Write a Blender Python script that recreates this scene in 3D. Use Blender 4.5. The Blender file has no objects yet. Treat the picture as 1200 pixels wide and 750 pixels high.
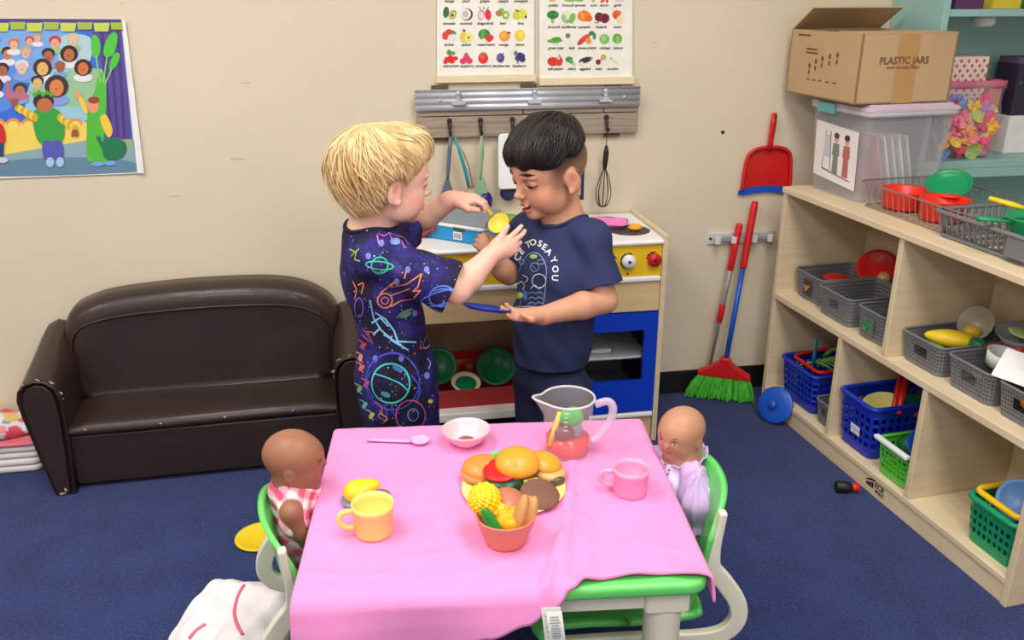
import bpy, bmesh, math, random
import numpy as np
from mathutils import Vector, Matrix
from mathutils.bvhtree import BVHTree
random.seed(7)
S_ = bpy.context.scene
COL = S_.collection
R = math.radians
# ------------------------------------------------------------------ camera
FOC, CH, PITCH, YAW = 1020.0, 1.3, R(20.7), R(10.1)
cd = bpy.data.cameras.new('camera'); cam = bpy.data.objects.new('camera', cd); COL.objects.link(cam)
cd.sensor_width = 36.0; cd.lens = FOC/1200*36; cd.clip_start = .05
cam.location = (0, 0, CH); cam.rotation_euler = (R(90)-PITCH, 0, -YAW)
S_.camera = cam
# ------------------------------------------------------------------ light
w = bpy.data.worlds.new('world'); S_.world = w; w.use_nodes = True
w.node_tree.nodes['Background'].inputs[0].default_value = (1.0, .97, .93, 1)
w.node_tree.nodes['Background'].inputs[1].default_value = .95
def area(loc, sx, sy, power, col=(1, .965, .915)):
    l = bpy.data.lights.new('ceiling_panel_light', 'AREA'); l.shape = 'RECTANGLE'; l.size = sx; l.size_y = sy
    l.energy = power; l.color = col
    o = bpy.data.objects.new('ceiling_panel_light', l); COL.objects.link(o); o.location = loc
    return o
area((-.7, 1.25, 2.37), .6, 1.1, 26)
area((.75, 1.0, 2.37), .6, 1.1, 26)
area((-.7, -.6, 2.37), .6, 1.1, 26)
area((.75, -.6, 2.37), .6, 1.1, 26)
area((-2.1, 1.0, 2.37), .6, 1.1, 22)
S_.view_settings.view_transform = 'Standard'
S_.view_settings.look = 'None'
S_.view_settings.gamma = 1.0
S_.view_settings.exposure = 0.0
S_.view_settings.use_curve_mapping = False
# ------------------------------------------------------------------ helpers
fw = Vector((math.sin(YAW)*math.cos(PITCH), math.cos(YAW)*math.cos(PITCH), -math.sin(PITCH)))
rt = Vector((math.cos(YAW), -math.sin(YAW), 0)); upv = rt.cross(fw)
CP = Vector((0, 0, CH))
def ray(x, y): return fw + rt*((x-600)/FOC) - upv*((y-375)/FOC)
def at(x, y, Y): d = ray(x, y); return CP + d*(Y/d.y)          # survey: point at depth Y
def az(x, y, z): d = ray(x, y); return CP + d*((z-CH)/d.z)     # survey: point at height z
def lin(c):
    f = lambda v: v/12.92 if v <= .04045 else ((v+.055)/1.055)**2.4
    return tuple(f(v/255) for v in c[:3])
MATS = {}
def mat(name, col, rough=.5, var=.06, vs=30, bump=0, bs=200, metal=0, spec=.5, trans=0, alpha=1, coat=0, sheen=0, sss=0, attr=False, stretch=None, ior=1.45, col2=None):
    if name in MATS: return MATS[name]
    m = bpy.data.materials.new(name); m.use_nodes = True; MATS[name] = m
    nt = m.node_tree; N = nt.nodes; L = nt.links; b = N['Principled BSDF']
    tc = N.new('ShaderNodeTexCoord'); mp = N.new('ShaderNodeMapping'); L.new(tc.outputs['Object'], mp.inputs[0])
    if stretch: mp.inputs['Scale'].default_value = stretch
    nz = N.new('ShaderNodeTexNoise'); nz.inputs['Scale'].default_value = vs; nz.inputs['Detail'].default_value = 5
    L.new(mp.outputs[0], nz.inputs[0])
    rp = N.new('ShaderNodeValToRGB'); L.new(nz.outputs[0], rp.inputs[0])
    rp.color_ramp.elements[0].position = .3; rp.color_ramp.elements[1].position = .7
    if attr:
        a = N.new('ShaderNodeAttribute'); a.attribute_name = 'Col'
        rp.color_ramp.elements[0].color = (1-var,)*3+(1,); rp.color_ramp.elements[1].color = (1, 1, 1, 1)
        mx = N.new('ShaderNodeMix'); mx.data_type = 'RGBA'; mx.blend_type = 'MULTIPLY'; mx.inputs[0].default_value = 1
        L.new(a.outputs['Color'], mx.inputs[6]); L.new(rp.outputs[0], mx.inputs[7]); L.new(mx.outputs[2], b.inputs['Base Color'])
    else:
        c = lin(col); c2 = lin(col2) if col2 else tuple(min(1, v*(1+var)) for v in c)
        c1 = c if col2 else tuple(v*(1-var) for v in c)
        rp.color_ramp.elements[0].color = c1+(1,); rp.color_ramp.elements[1].color = c2+(1,)
        L.new(rp.outputs[0], b.inputs['Base Color'])
    b.inputs['Roughness'].default_value = rough; b.inputs['Metallic'].default_value = metal
    b.inputs['Specular IOR Level'].default_value = spec; b.inputs['IOR'].default_value = ior
    b.inputs['Transmission Weight'].default_value = trans; b.inputs['Alpha'].default_value = alpha
    b.inputs['Coat Weight'].default_value = coat; b.inputs['Sheen Weight'].default_value = sheen
    if sss:
        b.inputs['Subsurface Weight'].default_value = sss; b.inputs['Subsurface Radius'].default_value = (.01, .004, .002); b.inputs['Subsurface Scale'].default_value = .5
    if bump:
        n2 = N.new('ShaderNodeTexNoise'); n2.inputs['Scale'].default_value = bs; n2.inputs['Detail'].default_value = 4
        L.new(mp.outputs[0], n2.inputs[0])
        bp = N.new('ShaderNodeBump'); bp.inputs['Strength'].default_value = bump; bp.inputs['Distance'].default_value = .004
        L.new(n2.outputs[0], bp.inputs['Height']); L.new(bp.outputs[0], b.inputs['Normal'])
    return m
def plastic(name, col, rough=.32, **k): return mat(name, col, rough, var=.03, vs=12, bump=.05, bs=300, **k)
def tag(o, label=None, cat=None, group=None, kind=None):
    if label: o['label'] = label
    if cat: o['category'] = cat
    if group: o['group'] = group
    if kind: o['kind'] = kind
    return o
def empty(name, label, cat, loc=(0, 0, 0), rz=0, group=None, rot=None):
    o = bpy.data.objects.new(name, None); COL.objects.link(o); o.location = loc
    o.rotation_euler = rot if rot else (0, 0, rz); o.empty_display_size = .05
    return tag(o, label, cat, group)
def copy_tree(o, parent=None):
    c = o.copy(); COL.objects.link(c)
    if parent: c.parent = parent
    for ch in list(o.children): copy_tree(ch, c)
    return c
def add_col(me, cols):
    a = me.color_attributes.new('Col', 'FLOAT_COLOR', 'POINT' if len(cols) == len(me.vertices) else 'CORNER')
    a.data.foreach_set('color', np.asarray(cols, dtype=np.float32).ravel())
def adopt(o,root):
    bpy.context.view_layer.update(); o.parent=root; o.matrix_parent_inverse=root.matrix_world.inverted(); return o
class MB:
    def __init__(s): s.v = []; s.f = []; s.c = []; s.cur = None; s.M = None
    def _add(s, vs, fs):
        n = len(s.v)
        s.v += [tuple(s.M @ Vector(p)) if s.M is not None else tuple(p) for p in vs]
        s.f += [tuple(i+n for i in f) for f in fs]; s.c += [s.cur]*len(fs); return s
    def color(s, c): s.cur = lin(c)+(1,); return s
    def box(s, x0, x1, y0, y1, z0, z1):
        return s._add([(x0,y0,z0),(x1,y0,z0),(x1,y1,z0),(x0,y1,z0),(x0,y0,z1),(x1,y0,z1),(x1,y1,z1),(x0,y1,z1)],
                      [(0,3,2,1),(4,5,6,7),(0,1,5,4),(1,2,6,5),(2,3,7,6),(3,0,4,7)])
    def bar(s, a, b, wx, wy, up=(0,0,1)):
        a = Vector(a); b = Vector(b); d = (b-a).normalized(); x = d.cross(Vector(up))
        if x.length < 1e-4: x = d.cross(Vector((0,1,0)))
        x.normalize(); y = x.cross(d); vs = []
        for p in (a, b):
            for i, j in ((-1,-1),(1,-1),(1,1),(-1,1)): vs.append(p+x*(i*wx/2)+y*(j*wy/2))
        return s._add(vs, [(0,3,2,1),(4,5,6,7),(0,1,5,4),(1,2,6,5),(2,3,7,6),(3,0,4,7)])
    def tube(s, pts, r, n=8, cap=True, closed=False, flat=1.0):
        pts = [Vector(p) for p in pts]; m = len(pts); rs = r if hasattr(r, '__len__') else [r]*m
        vs = []; px = None
        for i, p in enumerate(pts):
            a = pts[i-1] if (i > 0 or closed) else p; b = pts[(i+1) % m] if (i < m-1 or closed) else p
            d = (b-a).normalized() if (b-a).length > 1e-9 else Vector((0,0,1))
            if px is None:
                px = d.orthogonal() if abs(d.z) > .99 else d.cross(Vector((0,0,1)))
            x = (px - d*px.dot(d)); x = x.normalized() if x.length > 1e-6 else d.orthogonal().normalized(); px = x
            y = d.cross(x)
            for k in range(n):
                t = 2*math.pi*k/n; vs.append(p + x*(math.cos(t)*rs[i]) + y*(math.sin(t)*rs[i]*flat))
        fs = []
        for i in range(m if closed else m-1):
            j = (i+1) % m
            for k in range(n): fs.append((i*n+k, i*n+(k+1)%n, j*n+(k+1)%n, j*n+k))
        if cap and not closed: fs += [tuple(range(n-1,-1,-1)), tuple((m-1)*n+k for k in range(n))]
        return s._add(vs, fs)
    def lathe(s, prof, n=32, c=(0,0,0), sx=1, sy=1, close=False):
        vs = []; fs = []; m = len(prof)
        for r, z in prof:
            for k in range(n):
                t = 2*math.pi*k/n; vs.append((c[0]+r*math.cos(t)*sx, c[1]+r*math.sin(t)*sy, c[2]+z))
        for i in range(m-1 + (1 if close else 0)):
            j = (i+1) % m
            for k in range(n): fs.append((i*n+k, i*n+(k+1)%n, j*n+(k+1)%n, j*n+k))
        return s._add(vs, fs)
    def disc(s, c, rx, ry=None, n=20, z=0):
        ry = ry or rx
        return s._add([(c[0]+rx*math.cos(2*math.pi*k/n), c[1]+ry*math.sin(2*math.pi*k/n), z) for k in range(n)], [tuple(range(n))])
    def poly(s, pts, z=None):
        return s._add([(p[0], p[1], z) if z is not None else p for p in pts], [tuple(range(len(pts)))])
    def prism(s, pts, z0, z1):
        n = len(pts)
        return s._add([(p[0],p[1],z0) for p in pts]+[(p[0],p[1],z1) for p in pts],
            [tuple(range(n-1,-1,-1)), tuple(range(n,2*n))]+[(i,(i+1)%n,n+(i+1)%n,n+i) for i in range(n)])
    def grid(s, fn, nu, nv, wrap=False):
        vs = [fn(i/nu, j/nv) for j in range(nv+1) for i in range(nu+(0 if wrap else 1))]
        W = nu if wrap else nu+1
        return s._add(vs, [(j*W+i, j*W+(i+1)%W, (j+1)*W+(i+1)%W, (j+1)*W+i) for j in range(nv) for i in range(nu)])
    def sphere(s, c, r, n=16, m=10, sc=(1,1,1)):
        return s.lathe([(max(1e-5, r*math.sin(math.pi*i/m))*1, -r*math.cos(math.pi*i/m)*sc[2]) for i in range(m+1)], n, c, sc[0], sc[1])
    def build(s, name, m, parent=None, smooth=False, bevel=0, seg=2, solid=0, off=0, subd=0, loc=None, rot=None, kind=None, label=None):
        me = bpy.data.meshes.new(name); me.from_pydata(s.v, [], s.f); me.update()
        if s.c and s.c[0] is not None:
            cs = []
            for f, c in zip(s.f, s.c): cs += list(c or (1,1,1,1))*len(f)
            add_col2(me, cs)
        if m: me.materials.append(m)
        if smooth: me.polygons.foreach_set('use_smooth', [True]*len(me.polygons))
        o = bpy.data.objects.new(name, me); COL.objects.link(o)
        if parent: o.parent = parent
        if loc is not None: o.location = loc
        if rot is not None: o.rotation_euler = rot
        if solid: md = o.modifiers.new('s', 'SOLIDIFY'); md.thickness = solid; md.offset = off
        if bevel: md = o.modifiers.new('b', 'BEVEL'); md.width = bevel; md.segments = seg; md.limit_method = 'ANGLE'; md.angle_limit = R(35)
        if subd: md = o.modifiers.new('u', 'SUBSURF'); md.levels = subd; md.render_levels = subd
        if smooth == 'auto' or (bevel and smooth):
            md = o.modifiers.new('w', 'WEIGHTED_NORMAL'); md.keep_sharp = True
        if kind: o['kind'] = kind
        if label: o['label'] = label
        return o
def add_col2(me, cs):
    a = me.color_attributes.new('Col', 'FLOAT_COLOR', 'CORNER'); a.data.foreach_set('color', np.asarray(cs, dtype=np.float32))
def rrect(x0, x1, y0, y1, r, n=5):
    p = []
    for cx, cy, a0 in ((x1-r, y1-r, 0), (x0+r, y1-r, 90), (x0+r, y0+r, 180), (x1-r, y0+r, 270)):
        for k in range(n+1): t = R(a0+90*k/n); p.append((cx+r*math.cos(t), cy+r*math.sin(t)))
    return p
def bez(p0, p1, p2, p3, n=10):
    p0, p1, p2, p3 = map(Vector, (p0, p1, p2, p3))
    return [p0*(1-t)**3+p1*3*t*(1-t)**2+p2*3*t*t*(1-t)+p3*t**3 for t in (i/n for i in range(n+1))]
def cr(pts, n=6, closed=False):                                  # catmull-rom through points
    P = [Vector(p) for p in pts]; m = len(P); out = []
    for i in range(m if closed else m-1):
        g = lambda k: P[k % m] if closed else P[max(0, min(m-1, k))]
        a, b, c, d = g(i-1), g(i), g(i+1), g(i+2)
        for j in range(n):
            t = j/n; out.append(.5*((2*b)+(c-a)*t+(2*a-5*b+4*c-d)*t*t+(3*b-a-3*c+d)*t**3))
    if not closed: out.append(P[-1])
    return out
def text2d(s, size=1.0, align='CENTER', shear=0):
    cu = bpy.data.curves.new('txt', 'FONT'); cu.body = s; cu.size = size; cu.align_x = align; cu.align_y = 'CENTER'; cu.resolution_u = 2; cu.shear = shear
    cu.offset = size*.022
    o = bpy.data.objects.new('txt', cu); COL.objects.link(o)
    dg = bpy.context.evaluated_depsgraph_get(); me = bpy.data.meshes.new_from_object(o.evaluated_get(dg))
    vs = [tuple(v.co) for v in me.vertices]; fs = [tuple(p.vertices) for p in me.polygons]
    bpy.data.objects.remove(o); bpy.data.curves.remove(cu); bpy.data.meshes.remove(me)
    return vs, fs
def put_text(mb, s, x, y, z, size, **k):
    vs, fs = text2d(s, size, **k); mb._add([(x+v[0], y+v[1], z) for v in vs], fs)
PRINT = mat('printed_ink', (255,255,255), .6, var=.05, attr=True)
# --------------------------------------------------------------- implicit surfaces
class SDF:
    def __init__(s, lo, hi, h):
        s.lo = np.array(lo, np.float32); s.h = h; s.n = np.ceil((np.array(hi)-s.lo)/h).astype(int)+1
        s.F = np.full(s.n, 1.0, np.float32)
    def sub(s, lo, hi):
        a = np.maximum(0, np.floor((np.array(lo)-s.lo)/s.h).astype(int)); b = np.minimum(s.n, np.ceil((np.array(hi)-s.lo)/s.h).astype(int)+1)
        if (b <= a).any(): return None, None
        ax = [s.lo[i]+s.h*np.arange(a[i], b[i], dtype=np.float32) for i in range(3)]
        P = np.stack(np.meshgrid(*ax, indexing='ij'), -1)
        return tuple(slice(a[i], b[i]) for i in range(3)), P
    def comb(s, sl, d, k, op):
        f = s.F[sl]
        if op == 'sub': d = -d
        if op == 'add':
            if k > 0: hh = np.clip(.5+.5*(f-d)/k, 0, 1); r = f+(d-f)*hh-k*hh*(1-hh)
            else: r = np.minimum(f, d)
        else:
            if k > 0: hh = np.clip(.5-.5*(f-d)/k, 0, 1); r = f+(d-f)*hh+k*hh*(1-hh)
            else: r = np.maximum(f, d)
        s.F[sl] = r
    def ell(s, c, r, Rm=None, k=.01, op='add'):
        c = np.array(c, np.float32); r = np.array(r, np.float32)
        m = float(r.max())+k+.02
        sl, P = s.sub(c-m, c+m)
        if sl is None: return s
        q = P-c
        if Rm is not None: q = q @ np.array(Rm, np.float32)
        k0 = np.linalg.norm(q/r, axis=-1); k1 = np.linalg.norm(q/(r*r), axis=-1)
        s.comb(sl, k0*(k0-1)/np.maximum(k1, 1e-6), k, op); return s
    def cone(s, a, b, ra, rb, k=.01, op='add', flat=None):
        a = np.array(a, np.float32); b = np.array(b, np.float32); m = max(ra, rb)+k+.02
        sl, P = s.sub(np.minimum(a, b)-m, np.maximum(a, b)+m)
        if sl is None: return s
        ab = b-a; t = np.clip(((P-a)@ab)/max(1e-9, float(ab@ab)), 0, 1)
        d = np.linalg.norm(P-a-t[..., None]*ab, axis=-1)-(ra+(rb-ra)*t)
        s.comb(sl, d, k, op); return s
    def half(s, p, n, lo=None, hi=None, k=0):                      # keep the side where (x-p).n < 0
        n = np.array(n, np.float32); n = n/np.linalg.norm(n)
        sl, P = s.sub(lo if lo is not None else s.lo, hi if hi is not None else s.lo+s.h*s.n)
        d = (P-np.array(p, np.float32))@n
        s.comb(sl, -d, k, 'sub'); return s
    def ripple(s, fn):
        sl, P = s.sub(s.lo, s.lo+s.h*s.n); s.F[sl] += fn(P); return s
    def mesh(s):
        F = s.F; I = F < 0; nx, ny, nz = F.shape
        c = np.zeros((nx-1, ny-1, nz-1), np.uint8)
        for i in (0, 1):
            for j in (0, 1):
                for k in (0, 1): c += I[i:nx-1+i, j:ny-1+j, k:nz-1+k]
        A = (c > 0) & (c < 8); idx = np.argwhere(A); n = len(idx)
        ids = np.full(A.shape, -1, np.int64); ids[A] = np.arange(n)
        acc = np.zeros((n, 3)); cnt = np.zeros(n)
        cor = [(i, j, k) for i in (0, 1) for j in (0, 1) for k in (0, 1)]
        val = {q: F[idx[:, 0]+q[0], idx[:, 1]+q[1], idx[:, 2]+q[2]] for q in cor}
        for q in cor:
            for ax in range(3):
                if q[ax] == 0:
                    p = list(q); p[ax] = 1; p = tuple(p); a, b = val[q], val[p]; mk = (a < 0) != (b < 0)
                    t = np.where(mk, a/np.where(mk, a-b, 1), 0)
                    e = np.array(q, float)[None]+np.zeros((n, 3)); e[:, ax] += t
                    acc[mk] += e[mk]; cnt[mk] += 1
        V = s.lo+s.h*(idx+acc/cnt[:, None]); Q = []
        for ax in range(3):
            o = [(1, 2), (2, 0), (0, 1)][ax]
            sl0 = [slice(None)]*3; sl1 = [slice(None)]*3; sl0[ax] = slice(0, -1); sl1[ax] = slice(1, None)
            a = I[tuple(sl0)]; b = I[tuple(sl1)]
            for flip, m in ((False, a & ~b), (True, ~a & b)):
                e = np.argwhere(m)
                ok = (e[:, o[0]] > 0) & (e[:, o[1]] > 0) & (e[:, o[0]] < F.shape[o[0]]-1) & (e[:, o[1]] < F.shape[o[1]]-1); e = e[ok]
                q = []
                for du, dv in ((-1, -1), (0, -1), (0, 0), (-1, 0)):
                    w_ = e.copy(); w_[:, o[0]] += du; w_[:, o[1]] += dv; q.append(ids[w_[:, 0], w_[:, 1], w_[:, 2]])
                q = np.stack(q, 1); Q.append(q[:, ::-1] if flip else q)
        return V, np.concatenate(Q)
    def build(s, name, m, parent=None, colfn=None, label=None, smooth_it=0):
        V, Q = s.mesh()
        if smooth_it:
            for _ in range(smooth_it):
                acc = np.zeros_like(V); cn = np.zeros(len(V))
                for i in range(4):
                    a = Q[:, i]; b = Q[:, (i+1) % 4]
                    for ax in range(3):
                        acc[:, ax] += np.bincount(a, V[b, ax], len(V))+np.bincount(b, V[a, ax], len(V))
                    cn += np.bincount(a, None, len(V))+np.bincount(b, None, len(V))
                V = V*.5+.5*acc/np.maximum(cn, 1)[:, None]
        o = np_obj(name, V, Q, m, parent)
        if colfn is not None:
            cs = np.ones((len(V), 4), np.float32); cs[:, :3] = colfn(V)
            a = o.data.color_attributes.new('Col', 'FLOAT_COLOR', 'POINT'); a.data.foreach_set('color', cs.ravel())
        if label: o['label'] = label
        return o
def np_obj(name, V, Q, m, parent=None):
    me = bpy.data.meshes.new(name); k = Q.shape[1]
    me.vertices.add(len(V)); me.vertices.foreach_set('co', np.asarray(V, np.float32).ravel())
    me.loops.add(Q.size); me.loops.foreach_set('vertex_index', Q.astype(np.int32).ravel())
    me.polygons.add(len(Q)); me.polygons.foreach_set('loop_start', np.arange(0, Q.size, k, dtype=np.int32))
    try: me.polygons.foreach_set('loop_total', np.full(len(Q), k, np.int32))
    except Exception: pass
    me.polygons.foreach_set('use_smooth', np.ones(len(Q), bool)); me.update(calc_edges=True); me.validate()
    if m: me.materials.append(m)
    o = bpy.data.objects.new(name, me); COL.objects.link(o)
    if parent:
        o.parent = parent; bpy.context.view_layer.update(); o.matrix_parent_inverse = parent.matrix_world.inverted()
    return o
def bvh(o):
    me = o.data; return BVHTree.FromPolygons([o.matrix_world @ v.co for v in me.vertices], [tuple(p.vertices) for p in me.polygons])
# ================================================================= SETTING
def struct(mb, name, m, **k): return tag(mb.build(name, m, **k), kind='structure')
carpet = mat('navy_carpet', (20,36,92), .95, vs=9, bump=1.0, bs=420, col2=(31,50,112), spec=.1, sheen=.15)
def speckle(m, sc, thr, col, amt):
    nt = m.node_tree; N = nt.nodes; L = nt.links; b = N['Principled BSDF']
    src = b.inputs['Base Color'].links[0].from_socket
    nz = N.new('ShaderNodeTexNoise'); nz.inputs['Scale'].default_value = sc; nz.inputs['Detail'].default_value = 6; nz.inputs['Roughness'].default_value = .8
    tc = N.new('ShaderNodeTexCoord'); L.new(tc.outputs['Object'], nz.inputs[0])
    rp = N.new('ShaderNodeValToRGB'); rp.color_ramp.elements[0].position = thr; rp.color_ramp.elements[1].position = min(1, thr+.1)
    rp.color_ramp.elements[1].color = (amt,)*3+(1,); L.new(nz.outputs[0], rp.inputs[0])
    mx = N.new('ShaderNodeMix'); mx.data_type = 'RGBA'; L.new(rp.outputs[0], mx.inputs[0]); L.new(src, mx.inputs[6]); mx.inputs[7].default_value = lin(col)+(1,)
    L.new(mx.outputs[2], b.inputs['Base Color'])
speckle(carpet, 170, .53, (80,98,152), .75)
wallm = mat('beige_wall_paint', (217,205,182), .75, var=.025, vs=3, bump=.12, bs=90, spec=.25)
WY = 2.59
m = MB(); m.box(-3,3,-2.5,WY+.1,-.1,0); struct(m, 'floor', carpet)
m = MB(); m.box(-3,3,WY,WY+.1,0,2.4); wb = struct(m, 'wall_back', wallm)
m = MB(); m.box(2.6,2.7,-2.5,WY,0,2.4); struct(m, 'wall_right', wallm)
m = MB(); m.box(-3.1,-3,-2.5,WY,0,2.4); struct(m, 'wall_left', wallm)
m = MB(); m.box(-3,3,-2.5,WY+.1,2.4,2.5); struct(m, 'ceiling', mat('ceiling_white', (238,236,230), .9))
m = MB(); m.box(-3,2.6,WY-.007,WY,0,.083); struct(m, 'baseboard_back', mat('black_vinyl', (22,21,22), .5), bevel=.003)
# small marks on the wall: screw, plugged hole, scuffs
scr = MB(); p = at(847,155,WY); scr.M = Matrix.Translation(p) @ Matrix.Rotation(R(90),4,'X'); scr.lathe([(0,.003),(.004,.003),(.006,0)],10); scr.build('screw', mat('dark_screw',(50,42,36),.4,metal=.6), wb)
sc = MB()
for x,y,a,b in ((143,4,3,2),(288,97,2,7),(278,186,3,9),(205,230,2,8),(146,31,1.5,2),(768,50,2,3),(797,247,2,2.5),(735,20,2,6)):
    q=[at(x+b*math.cos(t)+random.uniform(-.6,.6), y+a*.45*math.sin(t), WY-.0006) for t in (k*math.pi/4 for k in range(8))]; sc.poly(q[::-1])
sc.build('wall_scuff', mat('scuffed_plaster',(200,186,160),.9), wb)

# ================================================================= SOFA
leather = mat('brown_leatherette', (50,36,32), .36, var=.08, vs=6, bump=.25, bs=260, spec=.5, coat=.12)
def loft(mb, rings, cap=True):
    n=len(rings[0]); fs=[]
    for i in range(len(rings)-1):
        for k in range(n): fs.append((i*n+k,i*n+(k+1)%n,(i+1)*n+(k+1)%n,(i+1)*n+k))
    if cap: fs += [tuple(range(n-1,-1,-1)), tuple((len(rings)-1)*n+k for k in range(n))]
    return mb._add([p for r in rings for p in r], fs)
sofa = empty('sofa','small dark brown leatherette child sofa with curved back against the beige wall','sofa',(-.457,2.285,0),R(1.6))
m = MB(); m.box(-.365,.365,.008,.25,.012,.165); m.build('front_panel', leather, sofa, bevel=.008, smooth=True)
m = MB()
def seat(u,v):
    x=-.358+.716*u; t=v
    prof=cr([(.004,.168),(-.004,.178),(.0,.192),(.02,.203),(.1,.209),(.24,.216)],4); k=t*(len(prof)-1); i=min(int(k),len(prof)-2); p=prof[i].lerp(prof[i+1],k-i)
    edge=min(1,min(u,1-u)*14); return (x, p.x, .17+(p.y-.17)*(.75+.25*edge)+.002*math.sin(9*x+20*p.x))
m.grid(seat,40,20); m.build('seat_cushion', leather, sofa, smooth=True)
def backx(u):                                                    # outline of the camel back, in local x,z
    pts=[(-.385,.20),(-.392,.34),(-.385,.405),(-.36,.455),(-.315,.480),(-.24,.499),(-.1,.510),(.04,.513),(.18,.508),(.27,.492),(.335,.460),(.372,.42),(.385,.36),(.38,.20)]
    return cr(pts,4)
m = MB(); out=backx(0); rings=[]
for y,ins,dz in ((.272,0,0),(.225,.0,0),(.196,.006,.0),(.178,.02,0),(.170,.045,0),(.172,.075,0)):
    cx,cz=0,.33; rings.append([(p.x-(p.x-cx)*ins/.38, y+(p.y-.35)*.05, max(.2,p.y-(p.y-cz)*ins/.2*(1 if p.y>.33 else 0))) for p in out])
loft(m, rings[::-1]); m.build('backrest', leather, sofa, smooth=True)
m = MB(); ins=.06; m.tube([(p.x*(1-.07), .169+(p.y-.35)*.05, max(.21,p.y-(p.y-.33)*.33)) for p in out if True], .0035, 6); m.build('piping', leather, sofa, smooth=True)
chip = mat('worn_edge',(176,160,146),.9)
for s in (-1,1):
    prof=[(.415,.0),(.438,.12),(.460,.25),(.464,.29),(.458,.317),(.440,.336),(.412,.345),(.385,.340),(.364,.322),(.355,.29),(.353,.25),(.358,.12),(.362,.0)]
    def ring(y,ins=0,h=1.0):
        cx,cz=.405,.2
        return [(s*(x-(x-cx)*ins*8), y, max(.004,(z if z<.2 else .2+(z-.2)*h)-(z-cz)*ins*3)) for x,z in prof]
    rs=[ring(-.012,.012),ring(-.018,.006),ring(-.012,0),ring(.02,0,1.03),ring(.13,0,1.22),ring(.25,0,1.46),ring(.272,0,1.48)]
    m=MB(); loft(m, rs if s>0 else [r[::-1] for r in rs]); arm=m.build('arm', leather, sofa, smooth=True)
    m=MB(); pr=[(s*(.404+(x-.405)*.68), .012+(z)*.93) for x,z in prof]
    m.M=Matrix.Rotation(R(90),4,'X'); m.prism(pr if s<0 else pr[::-1], .017, .022); m.build('arm_front', leather, arm, smooth=True, bevel=.002)
    m=MB(); m.tube([(a,-.0195,b) for a,b in pr],.003,6); m.build('arm_piping', leather, arm, smooth=True)
    m=MB()
    for (cx,cy,cz,w_,h_) in ((.440,-.012,.338,.009,.004),(.402,-.010,.346,.010,.005),(.372,-.006,.335,.014,.006),(.3585,.002,.30,.012,.006),(.356,.004,.282,.006,.004),(.395,-.021,.010,.012,.004),(.385,-.021,.02,.005,.01)):
        k=[]; nn=9
        for i in range(nn):
            t=2*math.pi*i/nn; rr=random.uniform(.5,1.1); k.append((s*(cx+w_*rr*math.cos(t)*.8), cy-.004+ (0.006*math.cos(t) if cz>.3 else 0), cz+h_*rr*math.sin(t)+ (.001 if cz>.3 else 0)))
        m._add(k+[(s*cx,cy-.006,cz+.002)],[(i,(i+1)%nn,nn) for i in range(nn)])
    m.build('wear_mark', chip, arm)
m=MB()
for x,z in ((-.315,.188),(-.12,.186),(.05,.188),(.235,.19)): m.sphere((x,-.0035,z),.0035,6,4,sc=(1.3,.3,.7))
m.build('wear_mark', chip, sofa)

# ================================================================= BEDDING STACK (left of the sofa)
padm=mat('white_quilted_pad',(226,222,218),.9,bump=.4,bs=60)
for i in range(4):
    m=MB(); z=i*.021; dx=random.uniform(-.006,.006)
    m.prism(rrect(-1.32,-.95+dx,2.405+random.uniform(0,.006),2.575,.02,3),z+.001,z+.021)
    o=m.build('folded_pad',padm,bevel=.008,seg=3,smooth=True)
    tag(o,'white folded sleeping pad, %s in the stack left of the sofa'%['lowest','second from the bottom','third from the bottom','topmost'][i],'mat','white pads stacked left of the sofa')
m=MB(); m.prism(rrect(-1.32,-.948,2.402,2.575,.02,3),.0855,.097); o=m.build('pink_blanket',mat('pink_fleece',(226,120,140),.9,bump=.4),bevel=.005,smooth=True)
tag(o,'folded pink blanket lying on white pads beside the sofa','blanket')
def flor(P):
    c=np.ones((len(P),3),np.float32)*np.array(lin((232,226,230)),np.float32); rs=np.random.RandomState(3)
    for k in range(90):
        q=np.array([rs.uniform(-1.3,-.93),rs.uniform(2.4,2.58),rs.uniform(.09,.18)]); r_=rs.uniform(.010,.028)
        col=[(70,110,200),(226,90,110),(240,150,160),(120,150,220),(225,200,120)][rs.randint(5)]
        c[np.linalg.norm(P-q,axis=1)<r_]=lin(col)
    return c
s=SDF((-1.34,2.38,.08),(-.92,2.585,.2),.005)
for k in range(26): 
    x=random.uniform(-1.3,-.975); y=random.uniform(2.43,2.55); s.ell((x,y,.12+random.uniform(-.01,.012)),(random.uniform(.03,.07),random.uniform(.02,.05),random.uniform(.015,.035)),k=.012)
s.half((0,0,.098),(0,0,-1))
o=s.build('floral_sheet',mat('floral_cotton',(255,255,255),.85,attr=True,bump=.3,bs=60),None,flor,smooth_it=1)
tag(o,'crumpled white bedsheet with blue and red flowers on the stack by the sofa','bedsheet')

# ================================================================= WALL POSTERS
def wp(mb, pts, Y): mb.poly([at(x,y,Y) for x,y in pts])
def wel(mb, x,y,rx,ry,Y,n=14,a=0): wp(mb,[(x+rx*math.cos(2*math.pi*k/n)*math.cos(a)-ry*math.sin(2*math.pi*k/n)*math.sin(a), y+rx*math.cos(2*math.pi*k/n)*math.sin(a)+ry*math.sin(2*math.pi*k/n)*math.cos(a)) for k in range(n)],Y)
class Ink:                                                        # flat print on a sheet, layer by layer
    def __init__(s,Y): s.m=MB(); s.Y=Y
    def lay(s): s.Y-=.00002; return s
    def P(s,col,pts): s.m.color(col); s.lay(); wp(s.m,pts,s.Y); return s
    def E(s,col,x,y,rx,ry,a=0): s.m.color(col); s.lay(); wel(s.m,x,y,rx,ry,s.Y,a=a); return s
    def Q(s,col,pts,n=5): return s.P(col,[(p.x,p.y) for p in cr([(a,b,0) for a,b in pts],n,True)])
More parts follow.
